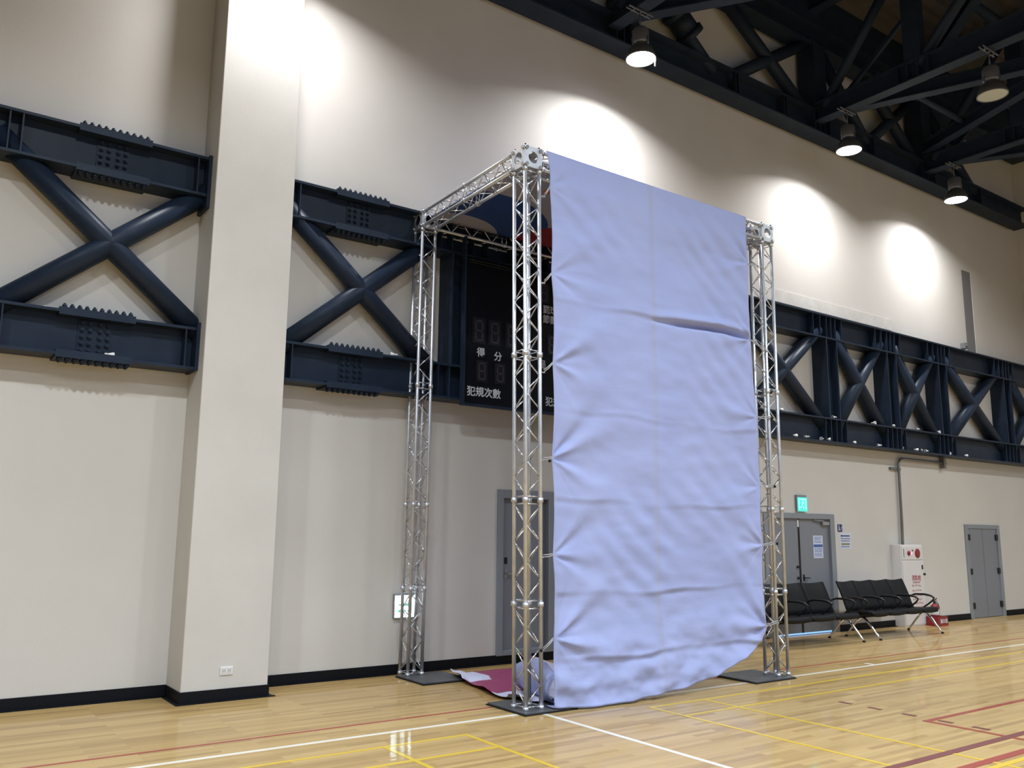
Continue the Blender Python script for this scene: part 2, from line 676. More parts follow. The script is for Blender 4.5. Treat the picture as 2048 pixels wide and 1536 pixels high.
line(M_LY, 6.14, 21.7, -3.32 - 0.02, -3.32 + 0.02, 'inner yellow sideline of the right badminton court')
line(M_LY, 6.14, 6.18, -9, -2.91, 'yellow baseline of the right badminton court')
line(M_LY, 6.89, 6.93, -9, -2.91, 'yellow long service line of the right badminton court')
for a in (-3.69, -4.00, -4.34, -4.68, -4.99, -5.12):
    if a > -4.9:
        line(M_LB, 7.975, 8.025, a - 0.13, a, 'short maroon dash in a row of dashes')
line(M_LR, 7.85, 21.7, -4.66, -4.61, 'red line of the volleyball court corner')
line(M_LR, 7.85, 7.90, -9, -4.61, 'red line of the volleyball court running towards the viewer')
line(M_LB, 7.98, 8.03, -5.12, -4.98, 'short maroon dash inside the red court corner')
line(M_LB, 5.0, 21.7, -5.37, -5.30, 'broad maroon line at the lower right')
line(M_LR, 5.0, 21.7, -5.66, -5.59, 'red line below the broad maroon line')
line(M_LY, 5.0, 21.7, -5.76, -5.71, 'yellow line at the lower right corner')

# ---------------------------------------------------------------- wall steel


def h_beam_x(mb, x0, x1, z0, z1, y0=-0.30, y1=0.0, tf=0.028, tw=0.02):
    mb.box(x0, x1, y0, y1, z0, z0 + tf)
    mb.box(x0, x1, y0, y1, z1 - tf, z1)
    ym = (y0 + y1) / 2
    mb.box(x0, x1, ym - tw / 2, ym + tw / 2, z0 + tf, z1 - tf)


BOLT_ME = {}


def bolt_mesh(axis):
    if axis in BOLT_ME: return BOLT_ME[axis]
    m = MB()
    d = Vector(axis)
    m.tube((0, 0, 0), d * 0.006, 0.027, 12)
    m.tube(d * 0.006, d * 0.026, 0.021, 6)
    m.tube(d * 0.026, d * 0.040, 0.012, 8)
    me = bpy.data.meshes.new('bolt')
    m.bm.to_mesh(me)
    m.bm.free()
    me.materials.append(M_STEEL)
    BOLT_ME[axis] = me
    return me


def add_bolts(parent, pts, axis, budget):
    """individual bolts as sub-parts while the budget lasts, the rest as one"""
    off = wloc(parent)
    rest = MB()
    nrest = 0
    for p in pts:
        if budget[0] > 0:
            o = bpy.data.objects.new('bolt', bolt_mesh(axis))
            COL.objects.link(o)
            o.parent = parent
            o.location = Vector(p) - off
            budget[0] -= 1
        else:
            d = Vector(axis)
            p = Vector(p)
            rest.tube(p, p + d * 0.026, 0.022, 6)
            rest.tube(p + d * 0.026, p + d * 0.04, 0.012, 6)
            nrest += 1
    if nrest:
        rest.build('bolt', M_STEEL, parent, kind='stuff')


def splice(root, xc, z0, z1, budget):
    L = 0.34
    # top flange plates
    pts = [xc - L + 0.045 + i * (2 * L - 0.09) / 9 for i in range(10)]
    p = MB().box(xc - L, xc + L, -0.30, 0.0, z1, z1 + 0.022).build('splice_plate', M_STEEL, root)
    add_bolts(p, [(x, -0.265, z1 + 0.022) for x in pts], (0, 0, 1), budget)
    p = MB().box(xc - L, xc + L, -0.30, -0.175, z1 - 0.050, z1 - 0.028).build('splice_plate', M_STEEL, root)
    # bottom flange plates
    p = MB().box(xc - L, xc + L, -0.30, 0.0, z0 - 0.022, z0).build('splice_plate', M_STEEL, root)
    add_bolts(p, [(x, -0.265, z0 - 0.022) for x in pts], (0, 0, -1), budget)
    add_bolts(p, [(x, -0.205, z0 - 0.022) for x in pts], (0, 0, -1), budget)
    p = MB().box(xc - L, xc + L, -0.30, -0.175, z0 + 0.028, z0 + 0.050).build('splice_plate', M_STEEL, root)
    # web plate with four columns of bolts
    p = MB().box(xc - 0.15, xc + 0.15, -0.172, -0.160, z0 + 0.055, z1 - 0.055).build('splice_plate', M_STEEL, root)
    pw = [(xc + dx, -0.172, z0 + 0.085 + k * (z1 - z0 - 0.17) / 4) for dx in (-0.115, -0.045, 0.045, 0.115) for k in range(5)]
    add_bolts(p, pw, (0, -1, 0), budget)


def stiffeners(root, xlist, z0, z1):
    for x in xlist:
        MB().box(x - 0.007, x + 0.007, -0.295, -0.16, z0 + 0.028, z1 - 0.028).build('stiffener', M_STEEL, root)


def column(root, x, z0, z1, wd=0.33, mat=None, y0=-0.30):
    mb = MB()
    mb.box(x, x + 0.025, y0, 0, z0, z1)
    mb.box(x + wd - 0.025, x + wd, y0, 0, z0, z1)
    mb.box(x + 0.025, x + wd - 0.025, -0.16, -0.14, z0, z1)
    mb.build('column', mat or M_STEEL, root)


def brace(root, p, q, r=0.11, mat=None, y=-0.15):
    MB().tube((p[0], y, p[1]), (q[0], y, q[1]), r, 24).build('diagonal_brace', mat or M_STEEL, root)


ZL0, ZL1, ZU0, ZU1 = 3.205, 3.64, 5.05, 5.485
G_ST = 'blue steel truss sections along the wall'
# section left of the pillar
rt = thing('wall_truss', (1.4, -0.15, 3.2), 'blue steel wall truss with bolted splices and crossed tubes left of the pale pillar', 'steel truss', G_ST)
for a, b, nm in ((ZU0, ZU1, 'top_chord'), (ZL0, ZL1, 'bottom_chord')):
    mb = MB(); h_beam_x(mb, -3.0, 2.44, a, b); mb.build(nm, M_STEEL, rt)
bud = [96]
splice(rt, 1.50, ZU0, ZU1, bud)
splice(rt, 1.48, ZL0, ZL1, bud)
stiffeners(rt, (0.57, 0.68, 2.31), ZU0, ZU1)
stiffeners(rt, (0.57, 0.68, 2.31), ZL0, ZL1)
brace(rt, (0.48, 5.27), (2.58, 3.52)); brace(rt, (0.48, 3.50), (2.55, 5.22))
column(rt, -0.15, ZL1, ZU0)
# bolted plate where the beam ends meet the pillar
MB().box(2.405, 2.44, -0.33, 0.0, ZU0 - 0.13, ZU1 + 0.01).build('end_plate', M_STEEL, rt)
MB().box(2.405, 2.44, -0.33, 0.0, ZL0 - 0.01, ZL1 + 0.05).build('end_plate', M_STEEL, rt)
# section between the pillar and the scoreboard, then on behind it
rm = thing('wall_truss', (8.0, -0.15, 3.2), 'blue steel wall truss right of the pale pillar, running behind the scoreboard', 'steel truss', G_ST)
for a, b, nm in ((ZU0, ZU1, 'top_chord'), (ZL0, ZL1, 'bottom_chord')):
    mb = MB(); h_beam_x(mb, 3.285, 10.6, a, b); mb.build(nm, M_STEEL, rm)
bud = [96]
splice(rm, 4.22, ZU0, ZU1, bud)
splice(rm, 4.20, ZL0, ZL1, bud)
stiffeners(rm, (3.44, 5.30, 5.46, 5.78, 6.0, 6.4, 6.6, 7.0), ZU0, ZU1)
stiffeners(rm, (3.44, 5.30, 5.46, 5.78), ZL0, ZL1)
brace(rm, (3.30, 5.25), (5.22, 3.60)); brace(rm, (3.30, 3.56), (5.22, 5.16))
column(rm, 5.46, ZL1, ZU0, 0.34)
column(rm, 8.2, ZL1, ZU0, 0.34)
# section beyond the banner
rr = thing('wall_truss', (16.0, -0.15, 3.2), 'blue steel wall truss with four posts beyond the banner, under the grey wall panel', 'steel truss', G_ST)
for a, b, nm in ((ZU0, ZU1, 'top_chord'), (ZL0, ZL1, 'bottom_chord')):
    mb = MB(); h_beam_x(mb, 10.6, 21.74, a, b); mb.build(nm, M_STEEL, rr)
COLX = (10.75, 13.25, 15.17, 17.02, 19.75)
for c in COLX:
    column(rr, c, ZL1, ZU0, 0.33)
    stiffeners(rr, (c - 0.34, c - 0.14, c + 0.05, c + 0.18, c + 0.31, c + 0.5), ZU0, ZU1)
    stiffeners(rr, (c - 0.12, c + 0.04, c + 0.20, c + 0.34, c + 0.5), ZL0, ZL1)
for a, b in zip(COLX, COLX[1:]):
    brace(rr, (a + 0.38, 5.22), (b - 0.05, 3.52), 0.12); brace(rr, (a + 0.38, 3.52), (b - 0.05, 5.22), 0.12)
brace(rr, (20.13, 5.22), (21.7, 3.8), 0.12); brace(rr, (20.13, 3.52), (21.7, 4.9), 0.12)

# shuttlecocks stranded on the beams


def shuttle(x, y, z, az, label):
    t = thing('shuttlecock', (x, y, z), label, 'shuttlecock', 'shuttlecocks stranded on the wall beams')
    d = Vector((math.cos(az), math.sin(az) * 0.5, 0.0)).normalized()
    base = Vector((x, y, z + 0.032))
    tl = d.to_track_quat('Z', 'Y').to_matrix()
    tilt = Matrix.Rotation(0.25, 3, d.orthogonal()) @ tl
    MB().lathe(base, [(0.0, -0.052), (0.010, -0.05), (0.0135, -0.04), (0.0135, -0.028), (0.001, -0.027)], 12, tilt=tl).build('cork', M_CORK, t)
    MB().lathe(base, [(0.010, -0.028), (0.031, 0.035), (0.029, 0.035), (0.009, -0.026)], 14, tilt=tl).build('feather_skirt', M_FEATHER, t)


zlow, zup = ZL0 + 0.028, ZL1
shuttle(1.62, -0.24, zlow, 0.4, 'white shuttlecock on the bottom flange of the beam left of the pillar')
shuttle(1.05, -0.10, zup, 2.0, 'small white shuttlecock on top of the lower beam left of the pillar')
shuttle(4.05, -0.10, zup, 1.0, 'white shuttlecock on the lower beam just right of the pillar, above the splice')
shuttle(4.73, -0.20, zup, 2.4, 'white shuttlecock on the lower beam just left of the silver rear upright')
ordn = ['first', 'second', 'third', 'fourth', 'fifth', 'sixth', 'seventh', 'eighth', 'ninth', 'tenth', 'eleventh', 'twelfth', 'thirteenth', 'fourteenth']
for i, x in enumerate((12.31, 12.62, 13.06, 13.24, 14.01, 14.80, 15.58, 16.06, 16.26, 16.43, 17.28, 17.95)):
    shuttle(x, -0.25, zlow, i * 1.7, '%s white shuttlecock from the left on the bottom flange of the far right beam' % ordn[i])
for i, x in enumerate((11.98, 13.46, 14.69, 15.33, 16.18, 16.95)):
    shuttle(x, -0.24, zup, i * 2.1 + 0.5, '%s white shuttlecock from the left on top of the far right lower beam' % ordn[i])

# ---------------------------------------------------------------- roof steel
DZ = 5.665
rg = thing('roof_truss', (12.0, -0.25, 8.87), 'long dark girder truss high on the wall just under the roof deck', 'steel truss')
g0, g1, g2, g3 = ZL0 + DZ, ZL1 + DZ, ZU0 + DZ - 0.1, ZU1 + DZ - 0.1
mb = MB(); h_beam_x(mb, -3, 21.45, g0, g1, -0.43, -0.08); mb.build('bottom_chord', M_ROOFSTEEL, rg)
mb = MB(); h_beam_x(mb, -3, 21.7, g2, g3, -0.43, -0.08); mb.build('top_chord', M_ROOFSTEEL, rg)
for c in (3.0, 8.3, 13.15, 16.85):
    mb = MB(); mb.box(c, c + 0.36, -0.42, -0.08, g1, g2); mb.build('column', M_ROOFSTEEL, rg)
for c in (8.2, 8.35, 8.5, 8.65, 10.9, 10.98, 12.2, 12.28, 13.1, 13.25, 13.4, 13.55, 15.0, 16.8, 16.95, 17.1, 17.25, 19.2):
    MB().box(c - 0.008, c + 0.008, -0.425, -0.27, g0 + 0.03, g1 - 0.03).build('stiffener', M_ROOFSTEEL, rg)
for (a, za), (b, zb) in (((10.85, g2 + 0.1), (13.2, g1 - 0.1)), ((10.85, g1 - 0.1), (13.2, g2 + 0.1)),
                         ((15.0, g2 + 0.1), (16.9, g1 - 0.1)), ((15.0, g1 - 0.1), (16.9, g2 + 0.1)),
                         ((13.5, g2 + 0.1), (15.0, g1 - 0.1)), ((8.7, g2), (10.5, g1 - 0.1)),
                         ((17.2, g2 + 0.1), (19.2, g1 - 0.1)), ((17.2, g1 - 0.1), (19.2, g2 + 0.1)),
                         ((3.4, g2 + 0.1), (5.8, g1 - 0.1)), ((3.4, g1 - 0.1), (5.8, g2 + 0.1))):
    brace(rg, (a, za), (b, zb), 0.11, M_ROOFSTEEL, -0.25)
MB().box(-3, 21.74, -0.40, -0.02, g3 - 0.02, 11.73).build('added_dark_panel', M_ROOFSTEEL, rg)  # dark sheet added so the wall strip above the top chord stays dark
# bolted collar on the single brace
MB().tube((9.70, -0.25, 9.92), (9.95, -0.25, 9.74), 0.19, 16).tube((9.62, -0.25, 9.98), (9.70, -0.25, 9.92), 0.23, 16).tube((9.95, -0.25, 9.74), (10.03, -0.25, 9.68), 0.23, 16).build('bolted_collar', M_ROOFSTEEL, rg)


def roof_frame(X, label):
    t = thing('roof_truss', (X, -10.0, 9.05), label, 'steel truss', 'dark roof trusses spanning out from the wall')
    def hb(z0, z1, nm):
        mb = MB()
        mb.box(X - 0.11, X + 0.11, -19.5, -0.40, z0, z0 + 0.025)
        mb.box(X - 0.11, X + 0.11, -19.5, -0.40, z1 - 0.025, z1)
        mb.box(X - 0.01, X + 0.01, -19.5, -0.40, z0 + 0.025, z1 - 0.025)
        mb.build(nm, M_ROOFSTEEL, t)
    hb(9.05, 9.40, 'bottom_chord')
    hb(11.25, 11.6, 'top_chord')
    ys = [-0.5, -2.25, -4.3, -6.35, -8.4, -10.45, -12.5]
    for a, b in zip(ys, ys[1:]):
        MB().tube((X, a - 0.05, 9.3), (X, b + 0.1, 11.35), 0.085, 16).build('diagonal_brace', M_ROOFSTEEL, t)
        MB().box(X - 0.09, X + 0.09, b - 0.14, b + 0.14, 9.4, 11.25).build('post', M_ROOFSTEEL, t)
        for k in (-0.25, -0.08, 0.10, 0.27):
            MB().box(X - 0.10, X + 0.10, b + k - 0.008, b + k + 0.008, 9.075, 9.375).build('stiffener', M_ROOFSTEEL, t)
    # thin angle stay from the heel
    MB().bar((X + 0.16, -0.5, 9.15), (X + 0.16, -3.4, 11.4), 0.07, 0.07).build('angle_stay', M_ROOFSTEEL, t)
    return t


roof_frame(8.15, 'dark roof truss carrying the nearest lit high bay lamp')
roof_frame(13.2, 'dark roof truss carrying one lit and one unlit high bay lamp')
roof_frame(16.95, 'dark roof truss farthest away, carrying the last lit high bay lamp')

G_BR = 'horizontal bracing members under the roof'


def bracing(p, q, label, r=None):
    mb = MB()
    if r:
        mb.tube(p, q, r, 16)
    else:
        mb.bar(p, q, 0.20, 0.025)
        pp, qq = Vector(p) + Vector((0, 0, 0.11)), Vector(q) + Vector((0, 0, 0.11))
        mb.bar(pp, qq, 0.02, 0.2)
        mb.bar(pp + Vector((0, 0, 0.1)), qq + Vector((0, 0, 0.1)), 0.20, 0.02)
    o = mb.build('roof_brace', M_ROOFSTEEL)
    tag(o, label, 'steel brace', G_BR)


bracing((8.35, -0.5, 9.22), (13.0, -7.2, 9.22), 'dark flanged brace leaving the nearest roof truss above the first lamp')
bracing((13.4, -0.45, 9.22), (16.8, -8.2, 9.22), 'dark flanged brace leaving the middle roof truss behind the unlit lamp')
bracing((16.85, -0.45, 9.45), (13.35, -8.8, 9.45), 'dark flanged brace rising out from the far roof truss')
bracing((17.1, -0.5, 9.22), (21.5, -7.5, 9.22), 'dark flanged brace beyond the last lit lamp')
bracing((13.35, -1.45, 9.62), (17.9, -1.45, 9.62), 'thin dark pipe parallel to the wall behind the unlit lamp', 0.055)
bracing((8.3, -2.2, 11.38), (21.7, -2.2, 11.38), 'dark purlin tube nearest the wall under the deck', 0.09)
bracing((8.3, -4.3, 11.38), (21.7, -4.3, 11.38), 'dark purlin tube second from the wall under the deck', 0.09)
bracing((8.2, -0.5, 11.1), (13.2, -4.3, 11.1), 'dark flanged brace up at deck level, left')
bracing((13.3, -4.3, 11.1), (16.9, -0.5, 11.1), 'dark flanged brace up at deck level, middle')

# ---------------------------------------------------------------- high bay lamps


def high_bay(X, y, lit, label, cable=False):
    z = 8.30
    t = thing('high_bay_lamp', (X, y, z), label, 'lamp', 'high bay lamps under the roof trusses')
    # lens, bell reflector, housing, rod, clamp
    tl = Matrix.Rotation(0.0, 3, 'X')
    MB().lathe((X, y, z), [(0.0, -0.012), (0.10, -0.010), (0.205, 0.0)], 40, caps=False).build('lens', M_LIT if lit else M_OFFLENS, t)
    MB().lathe((X, y, z), [(0.206, -0.006), (0.216, -0.008), (0.218, 0.010), (0.20, 0.075), (0.16, 0.15), (0.115, 0.20), (0.09, 0.215),
                           (0.08, 0.205), (0.14, 0.14), (0.185, 0.06), (0.206, 0.010), (0.206, -0.006)], 40, caps=False).build('reflector', M_BELL, t)
    MB().lathe((X, y, z), [(0.085, 0.21), (0.115, 0.235), (0.120, 0.25), (0.120, 0.43), (0.10, 0.46), (0.03, 0.475)], 28).build('ballast_housing', M_HOUSE, t)
    for k in range(3):
        a = k * 2.1 + 0.6
        c, s = math.cos(a), math.sin(a)
        MB().bar((X + 0.105 * c, y + 0.105 * s, z + 0.17), (X + 0.125 * c, y + 0.125 * s, z + 0.30), 0.02, 0.02, (s, -c, 0)).build('bracket', M_BOLT, t)
    MB().tube((X, y, z + 0.46), (X, y, 9.03), 0.011, 10).build('hanger_rod', M_HOUSE, t)
    mb = MB()
    mb.bar((X - 0.24, y - 0.03, 9.035), (X + 0.24, y - 0.03, 9.035), 0.018, 0.018)
    mb.bar((X - 0.24, y + 0.03, 9.035), (X + 0.24, y + 0.03, 9.035), 0.018, 0.018)
    for k in (-0.13, 0, 0.13):
        mb.tube((X + k, y, 9.0), (X + k, y, 9.048), 0.013, 8)
        mb.bar((X + k, y - 0.045, 9.025), (X + k, y + 0.045, 9.025), 0.018, 0.012)
    mb.build('beam_clamp', M_HOUSE, t)
    if cable:
        MB().tube((X + 0.14, y - 0.14, z + 0.0), (X + 0.14, y - 0.14, z - 0.13), 0.018, 10, 0.010).build('safety_tag', M_WHITE, t)
    if lit:
        L = area_light('lamp_light', (X, y, z + 0.012), 0.36, 120, (0.97, 0.975, 1.0), 150)
    return t


high_bay(8.15, -0.95, True, 'lit high bay lamp nearest the viewer, above the banner', cable=True)
high_bay(13.2, -0.98, True, 'lit high bay lamp in the middle, on the second roof truss')
high_bay(16.95, -0.94, True, 'lit high bay lamp farthest right, close to the wall corner')
high_bay(13.2, -3.39, False, 'unlit grey high bay lamp hanging at the upper right')
high_bay(3.1, -1.05, True, 'lit high bay lamp in front of the pale pillar')

# ---------------------------------------------------------------- scoreboard
sb = thing('scoreboard', (7.6, -0.2, 3.17), 'black wall scoreboard with unlit digits and white characters behind the silver frame', 'scoreboard')
MB().box(5.63, 9.55, -0.36, -0.305, 3.17, 5.0).build('panel', M_BLACKBOARD, sb)
mb = MB()
mb.box(5.60, 5.63, -0.375, -0.305, 3.14, 5.28)
mb.box(5.63, 9.55, -0.375, -0.305, 3.14, 3.17)
mb.box(9.55, 9.58, -0.375, -0.305, 3.14, 5.28)
mb.build('frame', M_STEEL, sb)
mb = MB()
mb.tube((5.65, -0.40, 4.98), (9.5, -0.40, 4.98), 0.008, 8)
mb.tube((5.65, -0.42, 4.94), (9.5, -0.42, 4.94), 0.006, 8)
for x in (6.1, 6.9, 7.7, 8.5):
    mb.tube((x, -0.36, 5.10), (x, -0.40, 4.96), 0.007, 8)
mb.build('wire_rail', M_DARK, sb)


def digit(x, z, wd, hg):
    s = MB().box(x, x + wd, -0.366, -0.36, z, z + hg).build('digit_window', M_SLOT, sb)
    mb = MB()
    e, t_ = 0.18 * wd, 0.11 * wd
    y0, y1 = -0.369, -0.366
    for zz in (z + 0.10 * hg, z + 0.47 * hg, z + 0.84 * hg):
        mb.box(x + 1.4 * e, x + wd - 1.4 * e, y0, y1, zz, zz + t_)
    for xx in (x + e, x + wd - e - t_):
        mb.box(xx, xx + t_, y0, y1, z + 0.16 * hg, z + 0.45 * hg)
        mb.box(xx, xx + t_, y0, y1, z + 0.53 * hg, z + 0.82 * hg)
    mb.build('segments', M_SEG, s)


for x in (5.74, 5.98, 6.24):
    digit(x, 3.93, 0.19, 0.33)
for x in (5.80, 6.08):
    digit(x, 3.45, 0.17, 0.27)
for x in (6.92, 7.2):
    digit(x, 3.93, 0.17, 0.27)
for x in (7.75, 7.99, 8.25):
    digit(x, 3.93, 0.19, 0.33)
for x in (6.78, 7.06):
    digit(x, 4.62, 0.17, 0.27)
for (s, x, z, sz) in (('得', 5.87, 3.815, 0.125), ('分', 6.13, 3.795, 0.125), ('犯規次數', 5.925, 3.315, 0.128),
                      ('罰球', 6.97, 4.53, 0.12), ('節數', 6.97, 4.40, 0.12), ('局', 6.84, 3.78, 0.13), ('犯規次數', 7.15, 3.30, 0.128),
                      ('得', 8.1, 3.815, 0.125), ('分', 8.4, 3.795, 0.125)):
    text('lettering', s, (x, -0.3605, z), sz, M_TXT, sb, bold=0.002)

# ---------------------------------------------------------------- doors


def lever(mb, x, y, z, side):
    mb.box(x - 0.018, x + 0.018, y - 0.006, y, z - 0.055, z + 0.055)
    mb.tube((x, y, z), (x, y - 0.045, z), 0.009, 10)
    mb.bar((x, y - 0.045, z), (x + side * 0.11, y - 0.045, z - 0.005), 0.014, 0.016)


# single door behind the frame
d1 = thing('door_1', (6.86, 0.0, 0.13), None, None)
d1['kind'] = 'structure'
mb = MB()
mb.box(6.40, 6.49, -0.03, 0.09, 0.10, 2.16)
mb.box(7.22, 7.32, -0.03, 0.09, 0.10, 2.16)
mb.box(6.49, 7.22, -0.03, 0.09, 2.05, 2.16)
mb.box(6.49, 7.22, -0.03, 0.09, 0.10, 0.16)
mb.build('door_frame', M_FRAME, d1, bevel=0.004)
lf = MB().box(6.49, 7.22, 0.035, 0.075, 0.16, 2.05).build('door_leaf', M_DOOR, d1)
mb = MB(); lever(mb, 6.57, 0.035, 1.10, 1); mb.build('door_handle', M_BOLT, lf)
MB().box(6.55, 6.59, 0.027, 0.035, 1.22, 1.30).build('lock', M_DARK, lf)
# double door behind the benches
d2 = thing('door_2', (12.66, 0.0, 0.0), None, None)
d2['kind'] = 'structure'
mb = MB()
mb.box(11.70, 11.80, -0.03, 0.09, 0.0, 1.99)
mb.box(13.50, 13.63, -0.03, 0.09, 0.0, 1.99)
mb.box(11.80, 13.50, -0.03, 0.09, 1.90, 1.99)
mb.build('door_frame', M_FRAME, d2, bevel=0.004)
l1 = MB().box(11.80, 12.648, 0.02, 0.06, 0.03, 1.90).build('door_leaf', M_DOOR, d2)
l2 = MB().box(12.672, 13.50, 0.02, 0.06, 0.03, 1.90).build('door_leaf', M_DOOR, d2)
MB().box(12.640, 12.680, 0.012, 0.03, 0.03, 1.90).build('astragal', M_DARK, d2)
mb = MB(); lever(mb, 12.75, 0.02, 0.92, 1); mb.build('door_handle', M_DARK, l2)
mb = MB(); mb.tube((12.59, 0.02, 0.92), (12.59, -0.02, 0.92), 0.02, 12); mb.tube((12.59, 0.02, 1.10), (12.59, -0.01, 1.10), 0.022, 12); mb.build('lock', M_DARK, l1)
mb = MB(); mb.box(13.28, 13.46, -0.035, 0.02, 1.80, 1.855); mb.bar((13.30, -0.03, 1.87), (13.05, -0.02, 1.885), 0.02, 0.012); mb.build('door_closer', M_BOLT, l2)
MB().box(12.62, 12.655, 0.005, 0.02, 1.76, 1.88).build('flush_bolt', M_WHITE, l1)
MB().box(11.80, 13.50, 0.045, 0.055, 0.002, 0.03).build('lit_gap', M_GAP, d2, label='bright gap of daylight under the double door')
# far double door
d3 = thing('door_3', (18.87, 0.0, 0.0), None, None)
d3['kind'] = 'structure'
mb = MB()
mb.box(18.14, 18.27, -0.02, 0.05, 0.0, 1.88)
mb.box(19.48, 19.61, -0.02, 0.05, 0.0, 1.88)
mb.box(18.27, 19.48, -0.02, 0.05, 1.80, 1.88)
mb.build('door_frame', M_FRAME, d3, bevel=0.003)
for a, b in ((18.27, 18.868), (18.882, 19.48)):
    lf = MB().box(a, b, 0.0, 0.03, 0.01, 1.80).build('door_leaf', M_DOOR, d3)
    hx = a + 0.02 if a < 18.5 else b - 0.02
    for z in (0.25, 0.93, 1.62):
        MB().box(hx - 0.05, hx + 0.05, -0.022, 0.0, z - 0.06, z + 0.06).build('hinge', M_DARK, lf)
# grey panel high on the wall
MB().box(18.91, 19.29, 0.01, 0.05, 5.63, 7.44).build('trim_2', M_STRIP, kind='structure')
ob = MB().box(18.60, 18.72, -0.10, 0.0, 5.62, 5.74).tube((18.66, -0.10, 5.68), (18.66, -0.12, 5.68), 0.03, 12).build('junction_box', M_STRIP)
tag(ob, 'small grey junction box on the wall left of the tall grey panel', 'junction box')

# ---------------------------------------------------------------- exit signs
e1 = thing('exit_sign', (5.06, -0.04, 0.62), 'glowing white exit sign with green arrow, low on the wall behind the rear upright', 'exit sign')
MB().box(4.93, 5.22, -0.05, 0.0, 0.63, 0.90).build('housing', M_FRAME, e1, bevel=0.004)
MB().box(4.935, 5.215, -0.056, -0.05, 0.635, 0.88).build('lit_panel', M_EXITW, e1)
mb = MB()
yy = -0.0575
mb.poly([(4.98, yy, 0.765), (5.10, yy, 0.765), (5.10, yy, 0.785), (4.98, yy, 0.785)], (0, 0.001, 0))
mb.poly([(5.10, yy, 0.745), (5.16, yy, 0.775), (5.10, yy, 0.805)], (0, 0.001, 0))
mb.box(4.98, 5.02, yy, yy + 0.001, 0.69, 0.72); mb.box(5.04, 5.08, yy, yy + 0.001, 0.69, 0.72); mb.box(5.10, 5.14, yy, yy + 0.001, 0.69, 0.72)
mb.build('arrow', M_EXITGD, e1)

e2 = thing('exit_sign', (12.70, -0.04, 2.0), 'glowing green running-man exit sign above the double door', 'exit sign')
MB().box(12.57, 12.83, -0.05, 0.0, 2.025, 2.295).build('housing', M_FRAME, e2, bevel=0.004)
MB().box(12.57, 12.83, -0.056, -0.05, 2.02, 2.255).build('lit_panel', M_EXITG, e2)
mb = MB()
y0 = -0.058
mb.box(12.60, 12.62, y0, y0 + .002, 2.05, 2.23); mb.box(12.78, 12.80, y0, y0 + .002, 2.05, 2.23); mb.box(12.60, 12.80, y0, y0 + .002, 2.215, 2.235)
mb.tube((12.715, y0 + .002, 2.195), (12.715, y0, 2.195), 0.014, 12)
for a, b, wd in (((12.71, 2.175), (12.69, 2.12), .022), ((12.69, 2.125), (12.73, 2.09), .015), ((12.73, 2.09), (12.725, 2.05), .013),
                 ((12.69, 2.125), (12.66, 2.085), .015), ((12.66, 2.085), (12.635, 2.085), .012), ((12.71, 2.17), (12.745, 2.145), .011), ((12.705, 2.17), (12.665, 2.16), .011)):
    mb.bar((a[0], y0 + .001, a[1]), (b[0], y0 + .001, b[1]), wd, .002, (0, -1, 0))
mb.build('running_figure', M_EXITG2, e2)

# ---------------------------------------------------------------- sheets and signs
nt = thing('notice_sheet', (13.18, 0.01, 1.24), 'tall white notice with blue text taped on the right door leaf', 'notice')
MB().box(13.05, 13.32, 0.015, 0.0195, 1.24, 1.62).build('sheet', M_PAPER, nt)
MB().box(13.06, 13.31, 0.013, 0.015, 1.425, 1.47).build('blue_band', M_BLUEINK, nt)
mb = MB()
for i, z in enumerate((1.59, 1.57, 1.55, 1.52, 1.50, 1.40, 1.38, 1.36, 1.34, 1.31, 1.29, 1.27)):
    x = 13.08
    while x < 13.27:
        wd = random.uniform(0.015, 0.05)
        mb.box(x, min(x + wd, 13.29), 0.0135, 0.015, z, z + 0.009)
        x += wd + 0.01
mb.build('text_lines', M_BLUEINK, nt)

sg = thing('toilet_sign', (13.81, -0.005, 1.70), 'small navy square sign with white figure and stairs beside the double door', 'sign')
MB().box(13.75, 13.88, -0.008, 0.0, 1.69, 1.82).build('plate', M_NAVY, sg)
mb = MB()
y0 = -0.010
mb.tube((13.785, y0 + .002, 1.795), (13.785, y0, 1.795), 0.010, 12)
mb.box(13.775, 13.795, y0, y0 + .002, 1.735, 1.78)
mb.box(13.770, 13.800, y0, y0 + .002, 1.715, 1.735)
for a, b in (((13.81, 1.72), (13.84, 1.72)), ((13.84, 1.72), (13.84, 1.75)), ((13.84, 1.75), (13.87, 1.78))):
    mb.bar((a[0], y0 + .001, a[1]), (b[0], y0 + .001, b[1]), .007, .002, (0, -1, 0))
mb.build('pictogram', M_WHITE, sg)

ar = thing('arrow_notice', (13.97, -0.004, 1.40), 'white paper notice with a navy left arrow on the wall beside the double door', 'notice')
MB().box(13.80, 14.14, -0.003, 0.0, 1.39, 1.67).build('sheet', M_PAPER, ar)
y0 = -0.005
MB().poly([(13.82, y0, 1.62), (13.86, y0, 1.645), (13.86, y0, 1.63), (14.10, y0, 1.63), (14.10, y0, 1.61), (13.86, y0, 1.61), (13.86, y0, 1.595)], (0, 0.002, 0)).build('arrow', M_NAVY, ar)
mb = MB()
for z in (1.565, 1.525, 1.425):
    x = 13.83
    while x < 14.08:
        wd = random.uniform(0.015, 0.04)
        mb.box(x, x + wd, y0, y0 + .002, z, z + 0.014)
        x += wd + 0.010
mb.build('text_lines', M_NAVY, ar)
MB().box(13.84, 14.09, y0, y0 + .002, 1.463, 1.492).build('olive_band', M_OLIVE, ar)

